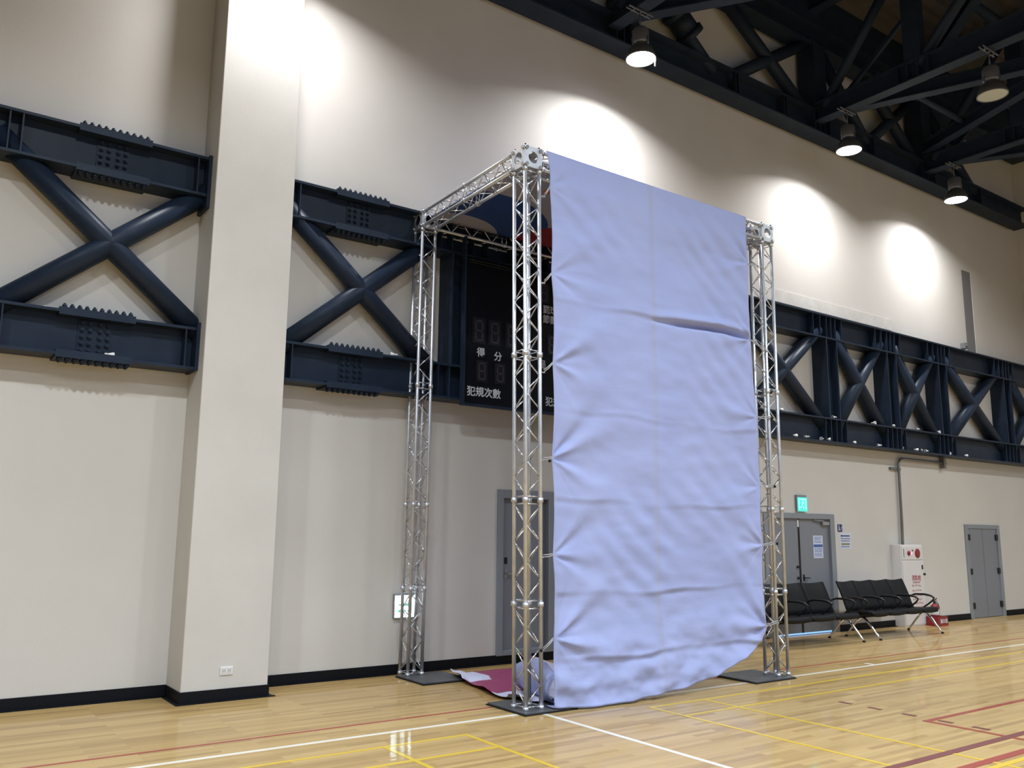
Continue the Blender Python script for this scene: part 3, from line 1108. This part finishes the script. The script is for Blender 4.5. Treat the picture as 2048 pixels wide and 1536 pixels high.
# ---------------------------------------------------------------- hydrant cabinet, conduit, extinguisher
hc = thing('hydrant_cabinet', (15.75, -0.1, 0.0), 'white fire hydrant cabinet with red lettering standing against the wall', 'fire cabinet')
MB().box(15.38, 16.12, -0.20, 0.0, 0.0, 1.47).build('body', M_CAB, hc, bevel=0.006)
dr = MB().box(15.40, 16.10, -0.212, -0.20, 0.03, 1.17).build('door', M_CAB, hc, bevel=0.003)
MB().box(16.04, 16.07, -0.222, -0.212, 1.02, 1.10).build('latch', M_DARK, dr)
mb = MB(); mb.tube((16.10, -0.212, 0.93), (16.10, -0.24, 0.93), 0.022, 14); mb.build('knob', M_DARK, dr)
text('lettering', '消防栓', (15.83, -0.2125, 0.86), 0.105, M_REDTXT, dr, bold=0.0015)
text('lettering', 'HYDRANT', (15.83, -0.2125, 0.785), 0.055, M_REDTXT, dr)
mb = MB()
for i, z in enumerate((0.71, 0.62, 0.54, 0.46, 0.39)):
    mb.box(15.68, 15.70, -0.214, -0.2125, z, z + 0.035)
    x = 15.72
    while x < 15.97:
        wd = random.uniform(0.02, 0.05)
        mb.bar((x, -0.2133, z + random.uniform(0, 0.03)), (x + wd, -0.2133, z + random.uniform(0, 0.035)), 0.012, 0.0016, (0, -1, 0))
        x += wd + 0.012
mb.build('instruction_marks', M_REDTXT, dr)
text('lettering', '操作法', (15.86, -0.2125, 0.31), 0.08, M_REDTXT, dr, bold=0.001)
pn = MB().box(15.40, 16.10, -0.212, -0.20, 1.20, 1.44).build('alarm_panel', M_CAB, hc, bevel=0.003)
MB().lathe((15.62, -0.212, 1.32), [(0.045, 0.0), (0.045, -0.012), (0.03, -0.03), (0.0, -0.035)], 20, axis='Y').build('alarm_button', M_RED, pn)
MB().lathe((15.66, -0.214, 1.315), [(0.024, 0.0), (0.024, -0.03), (0.012, -0.042), (0.0, -0.044)], 16, axis='Y').build('indicator_lamp', M_REDLAMP, pn)
MB().poly([(15.73, -0.214, 1.38), (15.79, -0.214, 1.38), (15.76, -0.214, 1.345)], (0, 0.002, 0)).build('pointer', M_DARK, pn)
mb = MB().lathe((15.92, -0.212, 1.315), [(0.085, 0.0), (0.085, -0.010), (0.075, -0.014), (0.02, -0.014), (0.0, -0.016)], 28, axis='Y')
mb.build('alarm_bell', M_RED, pn)
MB().box(15.45, 15.465, -0.214, -0.212, 1.24, 1.40).build('key_slot', M_DARK, pn)

cd = thing('conduit', (15.75, -0.05, 1.47), 'grey steel conduit rising from the hydrant cabinet and bending right under the beam', 'pipe')
pts = [(15.71, -0.06, 1.47), (15.73, -0.06, 2.0), (15.74, -0.06, 2.85)]
for k in range(7):
    t = k / 6 * math.pi / 2
    pts.append((15.74 + 0.16 * (1 - math.cos(t)), -0.06, 2.93 + 0.16 * math.sin(t)))
pts += [(16.6, -0.06, 3.09), (17.50, -0.06, 3.09)]
MB().path(pts, 0.026, 12).build('pipe', M_CONDUIT, cd)
MB().box(15.50, 15.84, -0.05, 0.0, 2.87, 2.915).build('bracket', M_CONDUIT, cd)
MB().box(17.34, 17.42, -0.11, -0.03, 2.98, 3.205).build('bracket', M_CONDUIT, cd)

ex = thing('fire_extinguisher', (16.14, -0.34, 0.17), 'red fire extinguisher standing in a red box beside the hydrant cabinet', 'extinguisher')
X, Y = 16.16, -0.34
MB().lathe((X, Y, 0.02), [(0.07, 0.0), (0.075, 0.02), (0.075, 0.30), (0.065, 0.345), (0.03, 0.375), (0.022, 0.38)], 24).build('cylinder', M_RED, ex)
MB().tube((X, Y, 0.40), (X, Y, 0.435), 0.02, 12).bar((X - 0.03, Y, 0.44), (X + 0.09, Y, 0.49), 0.02, 0.012).bar((X - 0.03, Y, 0.43), (X + 0.09, Y, 0.44), 0.02, 0.012).build('valve', M_DARK, ex)
MB().path([(X + 0.02, Y, 0.42), (X + 0.08, Y - 0.02, 0.40), (X + 0.10, Y - 0.03, 0.33), (X + 0.095, Y - 0.03, 0.2)], 0.010, 8).build('hose', M_ARM, ex)
MB().lathe((X, Y, 0.20), [(0.0755, 0), (0.0765, 0.005), (0.0765, 0.10), (0.0755, 0.105)], 24).build('label_band', M_TXT, ex)
bx = thing('extinguisher_box', (16.2, -0.34, 0.0), 'low dark red floor box with white characters holding the extinguisher', 'box')
mb = MB()
mb.box(16.05, 16.40, -0.45, -0.43, 0.0, 0.17); mb.box(16.05, 16.40, -0.25, -0.23, 0.0, 0.17)
mb.box(16.05, 16.07, -0.43, -0.25, 0.0, 0.17); mb.box(16.38, 16.40, -0.43, -0.25, 0.0, 0.17); mb.box(16.07, 16.38, -0.43, -0.25, 0.0, 0.02)
mb.build('box', M_RED, bx)
text('lettering', '滅火器', (16.25, -0.4505, 0.085), 0.085, M_TXT, bx, bold=0.001)

# outlet on the pillar
ol = thing('wall_outlet', (2.86, -0.505, 0.23), 'white double wall socket low on the pale pillar', 'socket')
MB().box(2.80, 2.925, -0.512, -0.50, 0.235, 0.312).build('cover_plate', M_WHITE, ol, bevel=0.004)
for x in (2.835, 2.888):
    s = MB().box(x - 0.019, x + 0.019, -0.516, -0.512, 0.25, 0.298).build('socket', M_CAB, ol)
    mb = MB(); mb.box(x - 0.009, x - 0.006, -0.5165, -0.516, 0.268, 0.284); mb.box(x + 0.006, x + 0.009, -0.5165, -0.516, 0.268, 0.284); mb.build('slot', M_DARK, s)

# ---------------------------------------------------------------- benches


def bench(arm_x, y0, label, legs, rng):
    xa, xb = arm_x[0], arm_x[-1]
    t = thing('airport_bench', ((xa + xb) / 2, y0, 0.0), label, 'bench', 'black waiting benches along the wall')
    for a, b in zip(arm_x, arm_x[1:]):
        g = 0.012
        # seat: thin curved pad, front edge rolled down
        prof = [(-0.27, 0.375), (-0.285, 0.405), (-0.27, 0.425), (-0.18, 0.425), (-0.02, 0.405), (0.10, 0.395), (0.17, 0.41)]
        rows = []
        n = 8
        for i in range(n + 1):
            u = i / n
            x = a + g + (b - a - 2 * g) * u
            dip = -0.012 * math.sin(math.pi * u)
            rows.append([(x, y0 + p[0], p[1] + dip) for p in prof])
        MB().grid(rows).build('seat', M_VINYL, t, solid=0.035)
        prof = [(0.15, 0.41), (0.185, 0.50), (0.215, 0.60), (0.27, 0.74), (0.325, 0.87), (0.34, 0.875)]
        rows = []
        for i in range(n + 1):
            u = i / n
            x = a + g + (b - a - 2 * g) * u
            dp = 0.020 * math.sin(math.pi * u)
            rows.append([(x, y0 + p[0] + dp, p[1] - (0.018 * math.sin(math.pi * u) if p[1] > 0.8 else 0)) for p in prof])
        MB().grid(rows).build('backrest', M_VINYL, t, solid=0.028)
    for x in arm_x:
        pts = [(x, y0 + 0.20, 0.60), (x, y0 + 0.10, 0.635), (x, y0 - 0.05, 0.64), (x, y0 - 0.17, 0.625), (x, y0 - 0.225, 0.59),
               (x, y0 - 0.20, 0.545), (x, y0 - 0.12, 0.48), (x, y0 - 0.03, 0.42), (x, y0 + 0.05, 0.385)]
        MB().path(pts, [0.012, 0.016, 0.018, 0.018, 0.017, 0.015, 0.014, 0.013, 0.012], 10).build('armrest', M_ARM, t)
    MB().box(xa + 0.03, xb - 0.03, y0 - 0.03, y0 + 0.03, 0.325, 0.375).build('beam', M_VINYL, t)
    # chrome rails beside each back, seen in the gaps
    mb = MB()
    for x in arm_x[1:-1]:
        mb.path([(x, y0 - 0.20, 0.40), (x, y0 + 0.12, 0.385), (x, y0 + 0.19, 0.47), (x, y0 + 0.225, 0.60), (x, y0 + 0.33, 0.85)], 0.009, 8)
    mb.build('side_rail', M_CHROME, t)
    for x in legs:
        lg = MB()
        lg.path([(x, y0 - 0.02, 0.335), (x, y0 - 0.12, 0.24), (x, y0 - 0.27, 0.05), (x, y0 - 0.30, 0.02)], [0.022, 0.020, 0.016, 0.014], 10)
        lg.path([(x, y0 + 0.02, 0.335), (x, y0 + 0.12, 0.24), (x, y0 + 0.27, 0.05), (x, y0 + 0.30, 0.02)], [0.022, 0.020, 0.016, 0.014], 10)
        L = lg.build('leg', M_CHROME, t)
        for s in (-1, 1):
            MB().lathe((x, y0 + s * 0.30, 0.0), [(0.024, 0.0), (0.024, 0.012), (0.014, 0.03)], 14).build('foot', M_RUBBER, L)
    return t


bench((10.77, 11.38, 11.99, 12.60), -0.77, 'black three-seat bench with chrome legs in front of the double door', (10.75, 12.66), 1)
bench((12.95, 13.42, 13.93, 14.43, 14.94), -0.77, 'black four-seat bench with chrome legs in front of the hydrant cabinet', (13.12, 15.0), 2)

# ---------------------------------------------------------------- aluminium truss frame
CC = 0.18   # spacing of the four tubes, centre to centre
TR = 0.0195
FX0, FX1 = 4.97, 8.63      # front-left tube of the left and right uprights
FY0, FY1 = -2.50, -0.33    # front tubes of the front and rear uprights
ZC = 5.265                 # underside of the corner blocks
tf = thing('truss_frame', (6.9, -1.4, 0.0), 'tall silver aluminium box truss frame on four flat grey feet', 'truss frame')


def box_truss(name, a0, a1, u, v, rings, phase=0):
    """box truss from a0 to a1 (corner tube); u, v span the section"""
    root = bpy.data.objects.new(name, None)
    root.empty_display_size = 0.1
    COL.objects.link(root)
    root.parent = tf
    root.location = Vector(a0) - wloc(tf)
    a0, a1, u, v = Vector(a0), Vector(a1), Vector(u), Vector(v)
    L = (a1 - a0).length
    d = (a1 - a0) / L
    offs = [Vector((0, 0, 0)), u, u + v, v]
    for k in offs:
        MB().tube(a0 + k, a1 + k, TR, 16).build('main_tube', M_ALU, root)
    # lattice rods, one zigzag per face, broken at the couplings
    cuts = [0.0] + list(rings) + [L]
    lat = MB()
    for fi in range(4):
        p, q = offs[fi], offs[(fi + 1) % 4]
        for s0, s1 in zip(cuts, cuts[1:]):
            s0, s1 = s0 + 0.05, s1 - 0.05
            n = max(1, round((s1 - s0) / 0.165))
            st = (s1 - s0) / n
            for i in range(n):
                aa, bb = (p, q) if (i + fi + phase) % 2 == 0 else (q, p)
                lat.tube(a0 + aa + d * (s0 + i * st), a0 + bb + d * (s0 + (i + 1) * st), 0.0065, 8)
    # end rails of each section
    for s in cuts:
        for ds in ((0.03,) if s == 0 else (-0.03,) if s == L else (-0.035, 0.035)):
            for fi in range(4):
                lat.tube(a0 + offs[fi] + d * (s + ds), a0 + offs[(fi + 1) % 4] + d * (s + ds), 0.006, 8)
    lat.build('lattice', M_ALUBR, root)
    for s in rings:
        for k in offs:
            MB().tube(a0 + k + d * (s - 0.022), a0 + k + d * (s + 0.022), TR + 0.009, 16).build('coupling', M_ALU, root)
    ends = MB()
    for k in offs:
        ends.tube(a0 + k, a0 + k + d * 0.035, TR + 0.007, 16)
        ends.tube(a1 + k - d * 0.035, a1 + k, TR + 0.007, 16)
    ends.build('end_collar', M_ALU, root)
    return root


LEAN = {(0, 0): -0.05, (1, 0): 0.02, (0, 1): 0.035, (1, 1): 0.0}
RING = {(0, 0): (0.94, 1.91, 3.33), (1, 0): (0.95, 1.91, 3.33), (0, 1): (0.95, 1.90, 3.30), (1, 1): (0.95, 1.91, 3.3)}
corner = {}
PLZ = 0.022
for i, fx in enumerate((FX0, FX1)):
    for j, fy in enumerate((FY0, FY1)):
        ln = LEAN[(i, j)]
        box_truss('upright', (fx, fy, PLZ), (fx + ln, fy, ZC), (CC, 0, 0), (0, CC, 0), RING[(i, j)], i + j)
        corner[(i, j)] = (fx + ln, fy)
        px0 = fx - 0.075 if i == 0 else fx + CC + 0.03 - 0.60
        # foot plate: grey top on a black rubber mat
        px0 = {(0, 0): 4.90, (1, 0): 8.10, (0, 1): 4.90, (1, 1): 8.10}[(i, j)]
        py0 = {(0, 0): -2.59, (1, 0): -2.60, (0, 1): -0.80, (1, 1): -0.80}[(i, j)]
        pl = MB().box(px0, px0 + 0.60 + (0.1 if i else 0), py0, py0 + 0.60, 0.010, PLZ + 0.002).build('base_plate', M_PLATE, tf, bevel=0.003)
        if j == 1:
            for ff in (1,):
                pass
        MB().box(px0 - 0.012, px0 + 0.612 + (0.1 if i else 0), py0 - 0.012, py0 + 0.612, 0.0015, 0.010).build('rubber_mat', M_RUBBER, pl)


def corner_block(cx, cy):
    """aluminium cube with round openings and bolt bosses; cx, cy = its front-left tube"""
    c = Vector((cx + CC / 2, cy + CC / 2, ZC + 0.115))
    hf = 0.112
    root = MB()
    t = 0.012
    R = 0.062
    n = 24
    for ax in range(3):
        for sg in (-1, 1):
            # a square plate with a round hole
            outer, inner = [], []
            for k in range(n):
                a = 2 * math.pi * (k + 0.5) / n
                ca, sa = math.cos(a), math.sin(a)
                m = max(abs(ca), abs(sa))
                outer.append((ca / m * hf * 0.97, sa / m * hf * 0.97))
                inner.append((ca * R, sa * R))
            def P(uv, w_):
                v = [0, 0, 0]
                v[ax] = w_
                v[(ax + 1) % 3] = uv[0]
                v[(ax + 2) % 3] = uv[1]
                return c + Vector(v)
            rings = []
            for w_ in (sg * hf, sg * (hf - t)):
                rings.append(([root.bm.verts.new(P(o, w_)) for o in outer], [root.bm.verts.new(P(o, w_)) for o in inner]))
            for k in range(n):
                j = (k + 1) % n
                (o0, i0), (o1, i1) = rings
                root.bm.faces.new((o0[k], o0[j], i0[j], i0[k]))
                root.bm.faces.new((o1[k], i1[k], i1[j], o1[j]))
                root.bm.faces.new((i0[k], i0[j], i1[j], i1[k]))
                root.bm.faces.new((o0[k], o1[k], o1[j], o0[j]))
    o = root.build('corner_block', M_ALU, tf)
    for sx in (-1, 1):
        for sy in (-1, 1):
            for sz in (-1, 1):
                for ax in range(3):
                    if random.random() < 0.0: continue
                mb = MB()
                k = c + Vector((sx * 0.088, sy * 0.088, sz * 0.088))
                mb.tube(k, k + Vector((sx * 0.042, 0, 0)), 0.019, 12)
                mb.tube(k, k + Vector((0, sy * 0.042, 0)), 0.019, 12)
                mb.tube(k, k + Vector((0, 0, sz * 0.042)), 0.019, 12)
                mb.build('bolt_boss', M_BOLT, o)
    return o


for k, (cx, cy) in corner.items():
    corner_block(cx, cy)
zb = ZC + 0.115 - CC / 2
g = 0.025
# front, rear and the two side beams
for j, fy in ((0, FY0), (1, FY1)):
    a = Vector((corner[(0, j)][0] + CC + g, fy, zb))
    b = Vector((corner[(1, j)][0] - g, fy, zb))
    L = (b - a).length
    box_truss('cross_beam', a, b, (0, CC, 0), (0, 0, CC), (L / 2,) if j == 0 else (L * 0.30, L * 0.7), j)
for i in (0, 1):
    a = Vector((corner[(i, 0)][0], FY0 + CC + g, zb))
    b = Vector((corner[(i, 1)][0], FY1 - g, zb))
    L = (b - a).length
    box_truss('cross_beam', a, b, (CC, 0, 0), (0, 0, CC), (L / 2,), i)

# ---------------------------------------------------------------- big white banner
BY = -2.545
bn = thing('banner', (5.2, BY, 0.0), 'huge white banner back hung on the front of the silver truss, slack at its foot', 'banner')
TIE_L = [(5.19, 5.10), (5.215, 4.19), (5.235, 3.28), (5.23, 2.34), (5.24, 1.42), (5.245, 0.65)]
TIE_R = [(8.30, 4.88), (8.29, 3.93), (8.36, 3.0), (8.37, 2.18), (8.36, 1.51), (8.345, 0.61)]
TOPL, TOPR, TOPZ = 5.155, 8.30, 5.485


def interp(tab, z):
    tab = sorted(tab, key=lambda t: t[1])
    if z <= tab[0][1]: return tab[0][0]
    for (x0, z0), (x1, z1) in zip(tab, tab[1:]):
        if z <= z1:
            return x0 + (x1 - x0) * (z - z0) / (z1 - z0)
    return tab[-1][0]


def scallop(tab, z, amp):
    zs = sorted(t[1] for t in tab)
    for a, b in zip(zs, zs[1:]):
        if a <= z <= b:
            return amp * math.sin(math.pi * (z - a) / (b - a))
    return 0.0


def xl(z): return interp(TIE_L + [(TOPL, TOPZ), (5.24, 0.0)], z) + scallop(TIE_L + [(0, TOPZ)], z, 0.022)
def xr(z): return interp(TIE_R + [(TOPR, TOPZ), (8.33, 0.45)], z) - scallop(TIE_R + [(0, TOPZ)], z, 0.022)


ZB = [(0.0, 0.035), (0.10, 0.018), (0.30, 0.018), (0.52, 0.065), (0.72, 0.165), (0.88, 0.34), (0.96, 0.46), (1.0, 0.575)]


def zbot(u):
    for (a, za), (b, zb_) in zip(ZB, ZB[1:]):
        if u <= b:
            return za + (zb_ - za) * (u - a) / (b - a)
    return ZB[-1][1]


def fold(x, z, cx, cz, n, ln, amp, spread, phase, ang0):
    """folds fanning out of a tie point"""
    dx, dz = x - cx, z - cz
    r = math.hypot(dx, dz)
    if r < 1e-4: return 0.0
    a = math.atan2(dz, dx) - ang0
    a = (a + math.pi) % (2 * math.pi) - math.pi
    if abs(a) > spread: return 0.0
    wv = math.cos(a * n + phase + 0.6 * math.sin(a * 2.3 + phase))
    wv = wv - 0.35 * math.cos(2 * a * n + phase)
    env = math.cos(a / spread * math.pi / 2) ** 0.7
    return amp * wv * env * min(r / 0.12, 1.0) * math.exp(-(r / ln) ** 1.5)


def wrinkle(x, z):
    h_ = 0.0
    for k, (cx, cz) in enumerate(TIE_L):
        s = (0.35, 0.5, 0.9, 1.25, 0.8, 1.5)[k]
        h_ += fold(x, z, cx, cz, 7, 0.75 + 0.2 * s, 0.011 * s, 1.15, k * 1.7, 0.15)
    for k, (cx, cz) in enumerate(TIE_R):
        s = (0.7, 1.0, 0.5, 0.5, 0.9, 1.5)[k]
        h_ += fold(x, z, cx, cz, 7, 0.7 + 0.2 * s, 0.011 * s, 1.1, k * 2.1 + 0.6, math.pi - 0.35)
    # creases left by folding: sharp horizontal ridges
    for zc, am, ph in ((3.95, 0.010, 0.2), (2.83, 0.005, 1.1), (1.95, 0.006, 2.0), (1.07, 0.010, 3.0), (0.47, 0.016, 4.0)):
        zz = zc + 0.02 * math.sin(x * 2.2 + ph) + 0.012 * math.sin(x * 6.1 + ph)
        d = z - zz
        h_ += am * (math.exp(-abs(d) / 0.035) - 0.8 * math.exp(-abs(d + 0.05) / 0.05)) * (0.6 + 0.4 * math.sin(x * 3 + ph * 2))
    # deep tuck on the right at 3.95
    if x > 6.6:
        t_ = (x - 6.6) / 1.7
        d = z - (3.93 - 0.03 * math.sin(t_ * 5) - 0.02 * t_ + 0.10 * math.sin(math.pi * min(t_, 1)) * 0.6)
        h_ -= 0.05 * math.sin(math.pi * min(t_ * 0.93, 1)) ** 0.8 * math.exp(-(d / 0.028) ** 2)
        h_ += 0.03 * math.sin(math.pi * min(t_ * 0.93, 1)) * math.exp(-((d - 0.06) / 0.05) ** 2)
    # vertical glued seams
    h_ -= 0.001 * math.exp(-((x - 6.645) / 0.03) ** 2)
    # diagonal drag lines
    q = (x * 0.8 + z)
    m = noise.noise(Vector((x * 0.7, z * 0.7, 3.1)))
    h_ += 0.0035 * math.sin(q * 21 + 3 * m) * max(0.0, min(1.0, m * 3.0))
    nv = noise.noise(Vector((x * 1.3, z * 3.0, 0.5))) * 0.012 + noise.noise(Vector((x * 4.0, z * 9.0, 7.7))) * 0.0035
    nv += noise.noise(Vector((x * 0.6, z * 0.6, 2.0))) * 0.02
    h_ += nv
    # puckers in the slack foot
    if z < 0.9:
        k = (0.9 - z) / 0.9
        h_ += k * (0.035 * noise.noise(Vector((x * 3.2, z * 5.5, 11.0))) + 0.008 * noise.noise(Vector((x * 8.5, z * 12.0, 4.0))))
    return h_


NU, NV = 230, 330
rows = []
for j in range(NV + 1):
    v = j / NV
    row = []
    for i in range(NU + 1):
        u = i / NU
        zb_ = zbot(u)
        z = TOPZ + (zb_ - TOPZ) * v
        xa, xb = xl(max(z, 0.0)), xr(max(z, 0.45))
        x = xa + (xb - xa) * u
        top = min(1.0, (TOPZ - z) / 0.35)
        edge = min(1.0, min(u, 1 - u) / 0.015 + 0.15)
        hh = 1.9 * wrinkle(x, z) * (0.12 + 0.88 * top) * edge
        bulge = 0.10 * max(0.0, 1 - (z - zb_) / 0.8) ** 1.5 * min(1.0, 8 * u * (1 - u) + 0.25)
        yy = BY - 0.012 * top - hh - bulge
        row.append(Vector((x, yy, z)))
    rows.append(row)
# the foot rolls under and runs back
last, prev = rows[-1], rows[-2]
for k in range(1, 13):
    a = math.pi * k / 12 * 0.9
    row = []
    for i, p in enumerate(last):
        u = i / NU
        r = 0.055 - 0.02 * u
        row.append(Vector((p.x + 0.01 * noise.noise(Vector((p.x * 9, k, 0))), p.y + r * math.sin(a * 0.5) * 2.2, p.z + r * (1 - math.cos(a)) * 0.55 * (0.1 + 0.9 * u))))
    rows.append(row)
body = MB().grid(rows).build('hanging_sheet', M_CLOTH, bn, solid=0.0015)

# the rest of the banner lies on the floor behind, printed side up
M_TAIL = print_material('banner_print', (0.30, 0.055, 0.14),
                        [(5.46 - 5.2, -0.60 + 2.545, 0.36, (0.60, 0.62, 0.80)), (5.62 - 5.2, -0.86 + 2.545, 0.10, (0.60, 0.62, 0.80)),
                         (5.2 - 5.2, -2.3 + 2.545, 0.62, (0.60, 0.62, 0.80)), (6.3 - 5.2, -1.9 + 2.545, 0.62, (0.60, 0.62, 0.80)),
                         (7.0 - 5.2, -1.0 + 2.545, 0.62, (0.60, 0.62, 0.80)), (5.75 - 5.2, -2.35 + 2.545, 0.55, (0.60, 0.62, 0.80))])
rows = []
for j in range(71):
    v = j / 70
    y = -2.28 + v * 1.86
    # left edge slants from the tip near the rear foot to the front foot
    le = 5.13 + 0.10 * v + 0.22 * v * v + 0.02 * math.sin(v * 14)
    ri = 7.15 + 0.1 * math.sin(v * 4)
    row = []
    for i in range(101):
        u = i / 100
        x = le + (ri - le) * u
        z = 0.012 + 0.035 * max(0, noise.noise(Vector((x * 2.4, y * 2.0, 1.0)))) + 0.012 * abs(noise.noise(Vector((x * 7, y * 5, 3.0))))
        if x < 5.6 and y > -0.9:
            z += 0.035                                   # lies over the rear foot plate
        z += 0.05 * math.exp(-(u / 0.03) ** 2) * (0.4 + 0.6 * math.sin(v * 9 + 1) ** 2)
        z += 0.12 * math.exp(-((x - 6.35 - 0.3 * v) / 0.16) ** 2) * (0.3 + 0.7 * v)     # a soft roll of cloth
        if y < -1.95 and x < 5.55:
            z += 0.03
        row.append(Vector((x, y, z)))
    rows.append(row)
MB().grid(rows).build('fallen_sheet', M_TAIL, bn, solid=0.0015, label='magenta and white printed end of the banner lying on the floor')
# curled lip of white cloth between the foot plate and the sheet
rows = []
for j in range(31):
    v = j / 30
    row = []
    for i in range(21):
        u = i / 20
        a = -0.4 + u * 3.6
        r = 0.12 + 0.05 * math.sin(v * 3)
        x = 5.40 + 0.25 * v - r * math.sin(a) * 0.9 + 0.04 * noise.noise(Vector((u * 3, v * 4, 1)))
        z = 0.03 + r * (1 - math.cos(a)) + 0.01 * noise.noise(Vector((u * 5, v * 5, 9)))
        y = -2.45 + 0.9 * v
        row.append(Vector((x, y, z)))
    rows.append(row)
MB().grid(rows).build('curled_end', M_CLOTH, bn, solid=0.0015)

# printed cloth laid over the top of the frame
M_ROOFP = print_material('roof_print', (0.34, 0.33, 0.40),
                         [(5.494 - 5.18, -0.23 + 2.3, 1.204, (0.026, 0.062, 0.21)), (5.494 - 5.18, 0.14 + 2.3, 0.777, (0.34, 0.33, 0.40)),
                          (7.238 - 5.18, -0.494 + 2.3, 0.845, (0.25, 0.028, 0.045)), (5.77 - 5.18, -1.81 + 2.3, 0.058, (0.55, 0.12, 0.03))])
RZ = ZC + 0.115 + CC / 2 - TR
rf = thing('roof_banner', (5.18, -2.3, RZ - 0.01), 'printed cloth with blue, red and grey shapes stretched flat under the top of the truss', 'banner')
rows = []
for j in range(41):
    y = -2.33 + 2.08 * j / 40
    rows.append([Vector((5.12 + 3.49 * i / 60, y, RZ - 0.012 - 0.02 * math.sin(math.pi * i / 60) * math.sin(math.pi * j / 40) + 0.004 * noise.noise(Vector((i * .2, j * .3, 0))))) for i in range(61)])
MB().grid(rows).build('cloth', M_ROOFP, rf, solid=0.0015)

# elastic ties with black balls
G_TIE = 'elastic ties holding the banner edges'
side = {'L': ('left', TIE_L), 'R': ('right', TIE_R)}
for sd, (nm, tab) in side.items():
    for k, (cx, cz) in enumerate(tab):
        if sd == 'L':
            p, q = Vector((cx + 0.01, BY - 0.012, cz)), Vector((FX0 + CC + 0.0, FY0 - TR - 0.006, cz - (0.10 if k in (0, 1, 2, 5) else 0.02)))
            wr = Vector((FX0 + CC, FY0, q.z))
        else:
            p, q = Vector((cx - 0.01, BY - 0.012, cz)), Vector((FX1, FY0 - TR - 0.006, cz + (0.02 if k != 1 else -0.08)))
            wr = Vector((FX1, FY0, q.z))
        t = thing('elastic_tie', q, 'pale elastic tie on the %s edge of the banner, %s from the top' % (nm, ordn[k]), 'cord', G_TIE)
        mb = MB()
        mb.path([p, (p + q) / 2 + Vector((0, 0, -0.008)), q], 0.005, 8)
        mb.path([p + Vector((0, 0.004, 0.012)), (p + q) / 2 + Vector((0, 0, 0.012)), q + Vector((0, 0, 0.02))], 0.005, 8)
        mb.path([wr + Vector((math.cos(a) * (TR + 0.005), math.sin(a) * (TR + 0.005), 0.004 * math.sin(a))) for a in [i * math.pi / 8 for i in range(16)]], 0.005, 8, closed=True)
        mb.build('cord', M_CORD, t)
        bpos = p + Vector((-0.05, -0.012, -0.03)) if sd == 'L' and k == 3 else (wr + Vector((-0.03 if sd == 'L' else 0.03, -TR - 0.015, 0.0)))
        if k in (3, 5) or (sd == 'R' and k in (2, 4)):
            MB().lathe(bpos, [(0.0, -0.016), (0.011, -0.012), (0.016, 0.0), (0.011, 0.012), (0.0, 0.016)], 14).build('ball', M_RUBBER, t)
